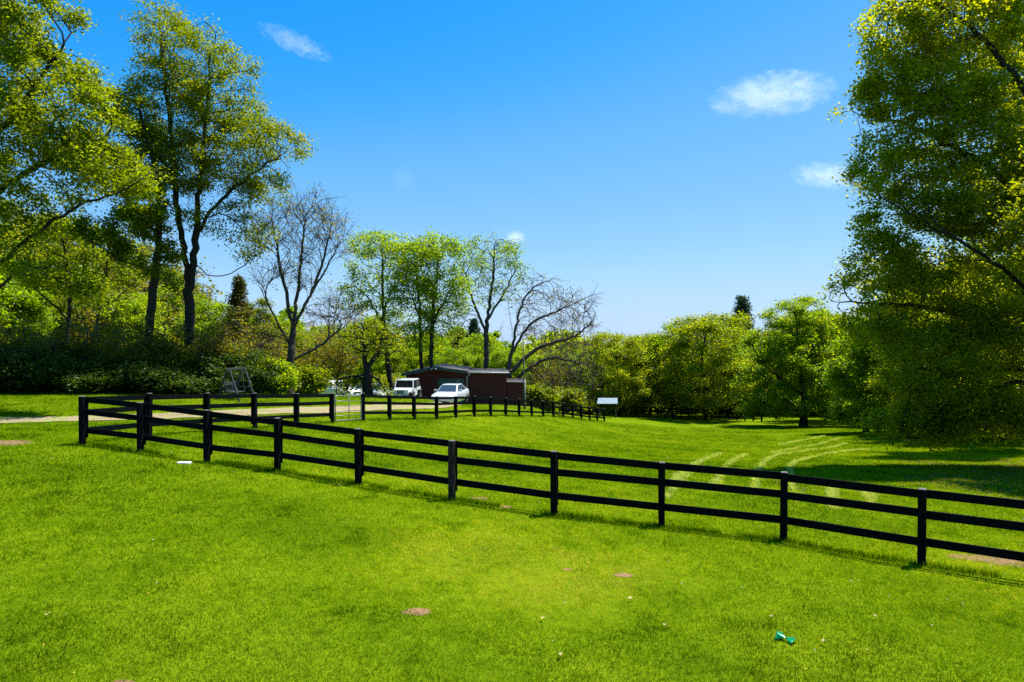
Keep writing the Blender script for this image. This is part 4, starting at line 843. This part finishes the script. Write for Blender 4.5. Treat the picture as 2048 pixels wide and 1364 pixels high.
def sedan(name, loc, rz, paint, label):
    root = empty(name, loc, label, 'car', rz=rz); L_ = 4.55; hw = 0.90
    st = [(-2.27, 0.34, 0.60, 0.66), (-2.18, 0.24, 0.70, 0.80), (-1.85, 0.20, 0.78, 0.88), (-1.2, 0.19, 0.87, hw), (-0.75, 0.19, 0.93, hw), (0.4, 0.19, 0.96, hw), (1.4, 0.20, 1.0, hw), (1.95, 0.24, 1.0, 0.87), (2.2, 0.30, 0.96, 0.80), (2.28, 0.38, 0.75, 0.74)]
    secs = []
    for y, z0_, z1_, w in st:
        secs.append([(-w * 0.92, y, z0_), (w * 0.92, y, z0_), (w, y, z0_ + (z1_ - z0_) * 0.35), (w * 0.985, y, z0_ + (z1_ - z0_) * 0.72), (w * 0.90, y, z1_ - 0.02), (w * 0.6, y, z1_ + 0.015), (-w * 0.6, y, z1_ + 0.015), (-w * 0.90, y, z1_ - 0.02), (-w * 0.985, y, z0_ + (z1_ - z0_) * 0.72), (-w, y, z0_ + (z1_ - z0_) * 0.35)])
    body = MB().loft(secs).build('body', paint, root, 0.015, smooth=True)
    lo = [(-0.80, -0.95, 0.91), (0.80, -0.95, 0.91), (0.80, 1.65, 0.98), (-0.80, 1.65, 0.98)]; hi = [(-0.60, -0.12, 1.42), (0.60, -0.12, 1.42), (0.58, 0.95, 1.42), (-0.58, 0.95, 1.42)]
    MB().frustum(lo, hi).build('cabin', paint, root, 0.05)
    lerp = lambda a, b_, t: tuple(a[i] + (b_[i] - a[i]) * t for i in range(3))
    def pane(nm, i, j, m0, m1, out_, e=0.07):
        a, b_, c_, d_ = lo[i], lo[j], hi[j], hi[i]; q = []
        for (s, t) in ((m0, 0.06), (1 - m1, 0.06), (1 - m1, 0.90), (m0, 0.90)):
            q.append(tuple(np.array(lerp(lerp(a, b_, s), lerp(d_, c_, s), t)) + np.array(out_)))
        q2 = [tuple(np.array(p_) - np.array(out_) * 0.7) for p_ in q]
        MB().frustum(q2, q).build(nm, M['glass'], root)
    pane('windscreen', 0, 1, 0.05, 0.05, (0, -0.010, 0.008)); pane('rear_window', 2, 3, 0.07, 0.07, (0, 0.01, 0.008))
    pane('side_window', 1, 2, 0.06, 0.53, (0.012, 0, 0)); pane('side_window', 1, 2, 0.50, 0.10, (0.012, 0, 0)); pane('side_window', 3, 0, 0.53, 0.06, (-0.012, 0, 0)); pane('side_window', 3, 0, 0.10, 0.50, (-0.012, 0, 0))
    for s in (-1, 1):
        for y in (-1.38, 1.36): wheel(root, s * 0.80, y, 0.325, 0.21, 0.22)
        MB().frustum([(s * 0.50, -2.235, 0.56), (s * 0.74, -2.10, 0.58), (s * 0.80, -1.95, 0.62), (s * 0.55, -2.05, 0.60)], [(s * 0.50, -2.215, 0.68), (s * 0.72, -2.12, 0.70), (s * 0.79, -1.97, 0.74), (s * 0.55, -2.05, 0.70)]).build('headlight', M['lamp'], root)
        mi = MB(); mi.box((s * 0.98, -0.62, 1.0), (0.20, 0.10, 0.14)); mi.build('mirror', paint, root, 0.03)
    MB().box((0, -2.27, 0.56), (0.80, 0.05, 0.13)).build('grille', M['black'], root, 0.01)
    MB().box((0, -2.20, 0.29), (1.25, 0.10, 0.12)).build('lower_intake', M['black'], root, 0.01)
    MB().box((0, -2.31, 0.44), (0.36, 0.02, 0.12)).build('number_plate', M['plate'], root)
    q = MB()
    for s in (0.25, 0.38, 0.5): q.tube([(s, 0.6, 1.41), (s + 0.02, 0.68, 1.72)], 0.006, 5)
    q.build('antenna', M['rim'], root)
    return root
c = at(901, 51.0); s0 = sedan('parked_sedan', c, R(-13), M['silver'], 'silver-white sedan parked nose out before the barn door')
def suv(name, loc, rz, label):
    root = empty(name, loc, label, 'car', rz=rz)
    b_ = MB(); b_.box((0, 0.55, 0.82), (1.50, 2.55, 0.62)); b_.build('body', M['white'], root, 0.03)
    MB().frustum([(-0.60, -1.62, 0.72), (0.60, -1.62, 0.72), (0.73, -0.72, 0.72), (-0.73, -0.72, 0.72)], [(-0.55, -1.60, 1.08), (0.55, -1.60, 1.08), (0.70, -0.72, 1.16), (-0.70, -0.72, 1.16)]).build('hood', M['white'], root, 0.04)
    g_ = MB(); g_.box((0, -1.655, 0.88), (1.22, 0.06, 0.42)); gr = g_.build('grille', M['white'], root, 0.02)
    for i in range(7): MB().box((-0.24 + 0.08 * i, -1.69, 0.90), (0.05, 0.02, 0.32)).build('slot', M['black'], gr)
    for s in (-1, 1):
        MB().tube([(s * 0.43, -1.67, 0.92), (s * 0.43, -1.71, 0.92)], [0.11, 0.10], 16).build('headlight', M['lamp'], root)
        MB().frustum([(s * 0.62, -1.62, 0.80), (s * 0.94, -1.62, 0.76), (s * 0.94, -0.72, 0.72), (s * 0.62, -0.72, 0.72)], [(s * 0.62, -1.58, 0.90), (s * 0.93, -1.58, 0.85), (s * 0.93, -0.78, 0.90), (s * 0.62, -0.78, 0.92)]).build('front_fender', M['black'], root, 0.03)
        MB().box((s * 0.85, 1.15, 0.88), (0.20, 0.95, 0.10)).build('rear_fender', M['black'], root, 0.03)
        for y in (-1.18, 1.20): wheel(root, s * 0.79, y, 0.40, 0.26, 0.22)
        d_ = MB().box((s * 0.765, -0.12, 0.84), (0.03, 0.92, 0.56)).build('door', M['white'], root, 0.01); MB().box((s * 0.795, 0.22, 1.0), (0.02, 0.14, 0.04)).build('handle', M['black'], d_)
        MB().box((s * 0.92, -0.58, 1.22), (0.20, 0.07, 0.16)).build('mirror', M['black'], root, 0.02)
        MB().frustum([(s * 0.735, -0.52, 1.17), (s * 0.755, -0.52, 1.17), (s * 0.755, 0.34, 1.17), (s * 0.735, 0.34, 1.17)], [(s * 0.655, -0.30, 1.68), (s * 0.675, -0.30, 1.68), (s * 0.675, 0.34, 1.68), (s * 0.655, 0.34, 1.68)]).build('side_window', M['glass_dark'], root)
    f_ = MB()
    A_, B_, C_, D_ = (-0.74, -0.62, 1.14), (0.74, -0.62, 1.14), (0.66, -0.36, 1.76), (-0.66, -0.36, 1.76)
    for a, b2 in ((A_, B_), (B_, C_), (C_, D_), (D_, A_)): f_.beam(a, b2, 0.07, 0.08)
    f_.build('windscreen_frame', M['white'], root, 0.015)
    MB().frustum([(-0.70, -0.61, 1.18), (0.70, -0.61, 1.18), (0.70, -0.59, 1.18), (-0.70, -0.59, 1.18)], [(-0.63, -0.39, 1.72), (0.63, -0.39, 1.72), (0.63, -0.37, 1.72), (-0.63, -0.37, 1.72)]).build('windscreen', M['glass_dark'], root)
    MB().frustum([(-0.72, 0.36, 1.14), (0.72, 0.36, 1.14), (0.72, 1.80, 1.14), (-0.72, 1.80, 1.14)], [(-0.66, 0.36, 1.74), (0.66, 0.36, 1.74), (0.64, 1.66, 1.74), (-0.64, 1.66, 1.74)]).build('soft_top', M['canvas'], root, 0.04)
    MB().frustum([(-0.68, -0.38, 1.74), (0.68, -0.38, 1.74), (0.66, 1.66, 1.75), (-0.66, 1.66, 1.75)], [(-0.66, -0.36, 1.80), (0.66, -0.36, 1.80), (0.62, 1.62, 1.80), (-0.62, 1.62, 1.80)]).build('roof_panel', M['white'], root, 0.02)
    MB().box((0, -1.84, 0.58), (1.66, 0.14, 0.17)).build('front_bumper', M['black'], root, 0.02)
    MB().box((0, -1.925, 0.60), (0.32, 0.02, 0.14)).build('number_plate', M['plate'], root)
    MB().box((0, 0.2, 0.45), (1.2, 3.3, 0.16)).build('chassis', M['black'], root)
    MB().box((0, 0.5, 1.2), (1.30, 1.6, 0.12)).build('seats', M['interior'], root)
    return root
c = at(812, 54); suv('parked_offroader', c, R(-6), 'boxy white off-road car with black soft top parked left of the sedan')
def white_copy(px, Z, rz, label):
    o = copy_tree(s0); o.location = at(px, Z); o.rotation_euler = (0, 0, rz); o['label'] = label; o.name = 'parked_car'
    for ch in o.children:
        if ch.data.materials and ch.data.materials[0] == M['silver']:
            ch.data = ch.data.copy(); ch.data.materials[0] = M['white']
    return o
white_copy(672, 55, R(60), 'white car left of the drooping tree, half hidden by its twigs')
white_copy(744, 58, R(52), 'white car directly behind the drooping trunk, mostly hidden')

# ------------------------------------------------------------------ small things on the lawn
c = on_ground(369, 927); sl = MB(); r = np.random.default_rng(5)
ring = [(0.20 * (1 + 0.25 * r.normal()) * math.cos(a), 0.15 * (1 + 0.2 * r.normal()) * math.sin(a)) for a in np.linspace(0, 2 * math.pi, 11)[:-1]]
sl.prism(ring, 'z', -0.02, 0.035); o = sl.build('flat_stone', M['stone'], None, 0.012); o.location = c; tag(o, 'flat whitish stone lying in the grass in front of the fence', 'stone')

c = on_ground(1572, 1282); n1_, n2_ = 9, 17
V = np.zeros((n2_, n1_, 3)); r = np.random.default_rng(9)
for i, t in enumerate(np.linspace(-1, 1, n2_)):
    wdt = 0.008 + 0.066 * abs(t) ** 1.1 * (1.2 if t < 0 else 1.0) * (1 - 0.25 * max(0, abs(t) - 0.8) / 0.2)
    for j, s in enumerate(np.linspace(-1, 1, n1_)):
        a = 2.4 * s; V[i, j] = (t * 0.105 + r.normal(0, 0.003), wdt * math.sin(a * 0.65) + r.normal(0, 0.003), 0.045 + wdt * 0.42 * math.cos(a) * (1 if t < 0 else 0.7) + 0.016 * math.cos(s * 8 + i * 0.7) * abs(t) + r.normal(0, 0.002))
ii = np.arange(n1_ * n2_).reshape(n2_, n1_)
me = mesh_np('plastic_wrapper', V.reshape(-1, 3), np.stack([ii[:-1, :-1], ii[:-1, 1:], ii[1:, 1:], ii[1:, :-1]], -1).reshape(-1, 4), True)
o = link('plastic_wrapper', me, M['film']); o.location = (c[0], c[1], c[2] - 0.005); o.rotation_euler = (0.2, 0.05, R(-48)); o.scale = (1.12, 1.25, 1.1)
mo = o.modifiers.new('solid', 'SOLIDIFY'); mo.thickness = 0.002; tag(o, 'shiny crumpled emerald green plastic wrapper twisted in the middle, lying on the lawn', 'litter')

# ------------------------------------------------------------------ clouds: small real volumes far off
def cloud(px, py, wpx, hpx, ang, dens, seed, label, thr=0.46):
    D_ = 1500.0; k = D_ / F; c = W(px, py, D_)
    import bmesh
    bm = bmesh.new(); bmesh.ops.create_icosphere(bm, subdivisions=3, radius=1.0); me = bpy.data.meshes.new('cloud'); bm.to_mesh(me); bm.free()
    m, nt, out = mat('cloud_vapour'); L = nt.links.new
    tc = N(nt, 'ShaderNodeTexCoord'); mp = N(nt, 'ShaderNodeMapping'); asp = wpx / hpx
    mp.inputs['Scale'].default_value = (asp * 0.55, 1.0, 1.0); mp.inputs['Location'].default_value = (seed * 3.1, seed * 1.7, seed)
    L(tc.outputs['Object'], mp.inputs[0]); nz = N(nt, 'ShaderNodeTexNoise', i_Scale=2.4, i_Detail=8.0, i_Roughness=0.7); L(mp.outputs[0], nz.inputs['Vector'])
    ln = N(nt, 'ShaderNodeVectorMath', operation='LENGTH'); L(tc.outputs['Object'], ln.inputs[0])
    a = N(nt, 'ShaderNodeMath', operation='MULTIPLY_ADD', i_1=-0.85, i_2=0.85 - thr); L(ln.outputs['Value'], a.inputs[0])
    s_ = N(nt, 'ShaderNodeMath', operation='ADD'); n_a = N(nt, 'ShaderNodeMath', operation='MULTIPLY_ADD', i_1=3.4, i_2=-1.20); L(nz.outputs['Fac'], n_a.inputs[0]); L(n_a.outputs[0], s_.inputs[0]); L(a.outputs[0], s_.inputs[1])
    r_ = N(nt, 'ShaderNodeMapRange'); r_.inputs[1].default_value = 0.0; r_.inputs[2].default_value = 0.9; r_.inputs[3].default_value = 0; r_.inputs[4].default_value = dens; r_.interpolation_type = 'SMOOTHSTEP'
    L(s_.outputs[0], r_.inputs[0]); vs = N(nt, 'ShaderNodeVolumePrincipled'); vs.inputs['Color'].default_value = (1, 1, 1, 1); vs.inputs['Anisotropy'].default_value = 0.0
    L(r_.outputs[0], vs.inputs['Density']); L(vs.outputs[0], out.inputs['Volume'])
    o = link('cloud', me, m); o.location = c; o.scale = (wpx / 2 * k, hpx / 2 * k * 1.2, hpx / 2 * k); o.rotation_euler = (0, ang, 0)
    tag(o, label, 'cloud', 'small white clouds')
cloud(1545, 190, 270, 95, R(-6), 0.011, 1, 'largest white cloud, puffy, left of the huge maple in the upper sky')
cloud(1655, 352, 155, 58, R(4), 0.014, 2, 'smaller white cloud touching the edge of the huge maple')
cloud(590, 85, 175, 46, R(24), 0.008, 3, 'slanting wispy white cloud high above the left trees')
cloud(1030, 476, 50, 32, 0, 0.03, 4, 'tiny white puff of cloud just above the thin-leaved tree')
cloud(808, 358, 60, 50, R(40), 0.0018, 5, 'very faint wisp of cloud in the open sky above the barn')

# ------------------------------------------------------------------ camera, light, sky
cam = bpy.data.cameras.new('camera'); cam.sensor_width = 36; cam.lens = 36 * F / 2048; cam.clip_end = 6000; cam.clip_start = 0.1
co = bpy.data.objects.new('camera', cam); COL.objects.link(co); co.location = (0, 0, EYE); co.rotation_euler = (R(90), 0, 0); scene.camera = co
SUN_EL, SUN_AZ = 66.5, 58.0            # azimuth measured from straight ahead towards the right
sd = Vector((math.sin(R(SUN_AZ)) * math.cos(R(SUN_EL)), math.cos(R(SUN_AZ)) * math.cos(R(SUN_EL)), math.sin(R(SUN_EL))))
sun = bpy.data.lights.new('sun', 'SUN'); sun.energy = 4.8; sun.angle = R(0.53); sun.color = (1.0, 0.955, 0.86)
so = bpy.data.objects.new('sun', sun); COL.objects.link(so); so.rotation_euler = (-sd).to_track_quat('-Z', 'Y').to_euler(); so.location = (30, 20, 60)
w = bpy.data.worlds.new('World'); scene.world = w; w.use_nodes = True; nt = w.node_tree; nt.nodes.clear(); L = nt.links.new
sky = N(nt, 'ShaderNodeTexSky', sky_type='NISHITA', sun_disc=False, sun_elevation=R(SUN_EL), sun_rotation=R(SUN_AZ), altitude=100.0, air_density=1.0, dust_density=0.4, ozone_density=2.2)
vm = N(nt, 'ShaderNodeVectorMath', operation='SCALE'); vm.inputs['Scale'].default_value = 0.1; L(sky.outputs[0], vm.inputs[0])
cv = N(nt, 'ShaderNodeRGBCurve'); L(vm.outputs[0], cv.inputs['Color'])          # deep blue overhead, pale blue at the horizon
for ci, pts in enumerate([[(0, 0), (0.13, 0.012), (0.16, 0.03), (0.224, 0.162), (0.327, 0.30), (0.524, 0.50), (0.62, 0.55), (1, 0.70)],
                          [(0, 0), (0.15, 0.22), (0.26, 0.375), (0.354, 0.52), (0.48, 0.64), (0.60, 0.745), (0.634, 0.76), (1, 0.90)],
                          [(0, 0), (0.3, 0.78), (0.46, 1.0), (1, 1.0)]]):
    c_ = cv.mapping.curves[ci]
    while len(c_.points) > 2: c_.points.remove(c_.points[1])
    c_.points[0].location = pts[0]; c_.points[1].location = pts[-1]
    for p_ in pts[1:-1]: c_.points.new(*p_)
cv.mapping.extend = 'HORIZONTAL'; cv.mapping.update()
hs_ = N(nt, 'ShaderNodeVectorMath', operation='SCALE'); hs_.inputs['Scale'].default_value = 10.0 / 2 ** 1.1; L(cv.outputs[0], hs_.inputs[0])
bg = N(nt, 'ShaderNodeBackground', i_Strength=0.1); L(hs_.outputs[0], bg.inputs[0])
wo = N(nt, 'ShaderNodeOutputWorld'); L(bg.outputs[0], wo.inputs[0])
scene.view_settings.view_transform = 'Standard'; scene.view_settings.look = 'None'; scene.view_settings.exposure = 1.1; scene.view_settings.gamma = 1.0
cy = scene.cycles; cy.max_bounces = 8; cy.diffuse_bounces = 3; cy.glossy_bounces = 2; cy.transmission_bounces = 4; cy.transparent_max_bounces = 4; cy.volume_bounces = 6
cy.use_denoising = False; cy.use_adaptive_sampling = False; cy.sample_clamp_indirect = 4.0
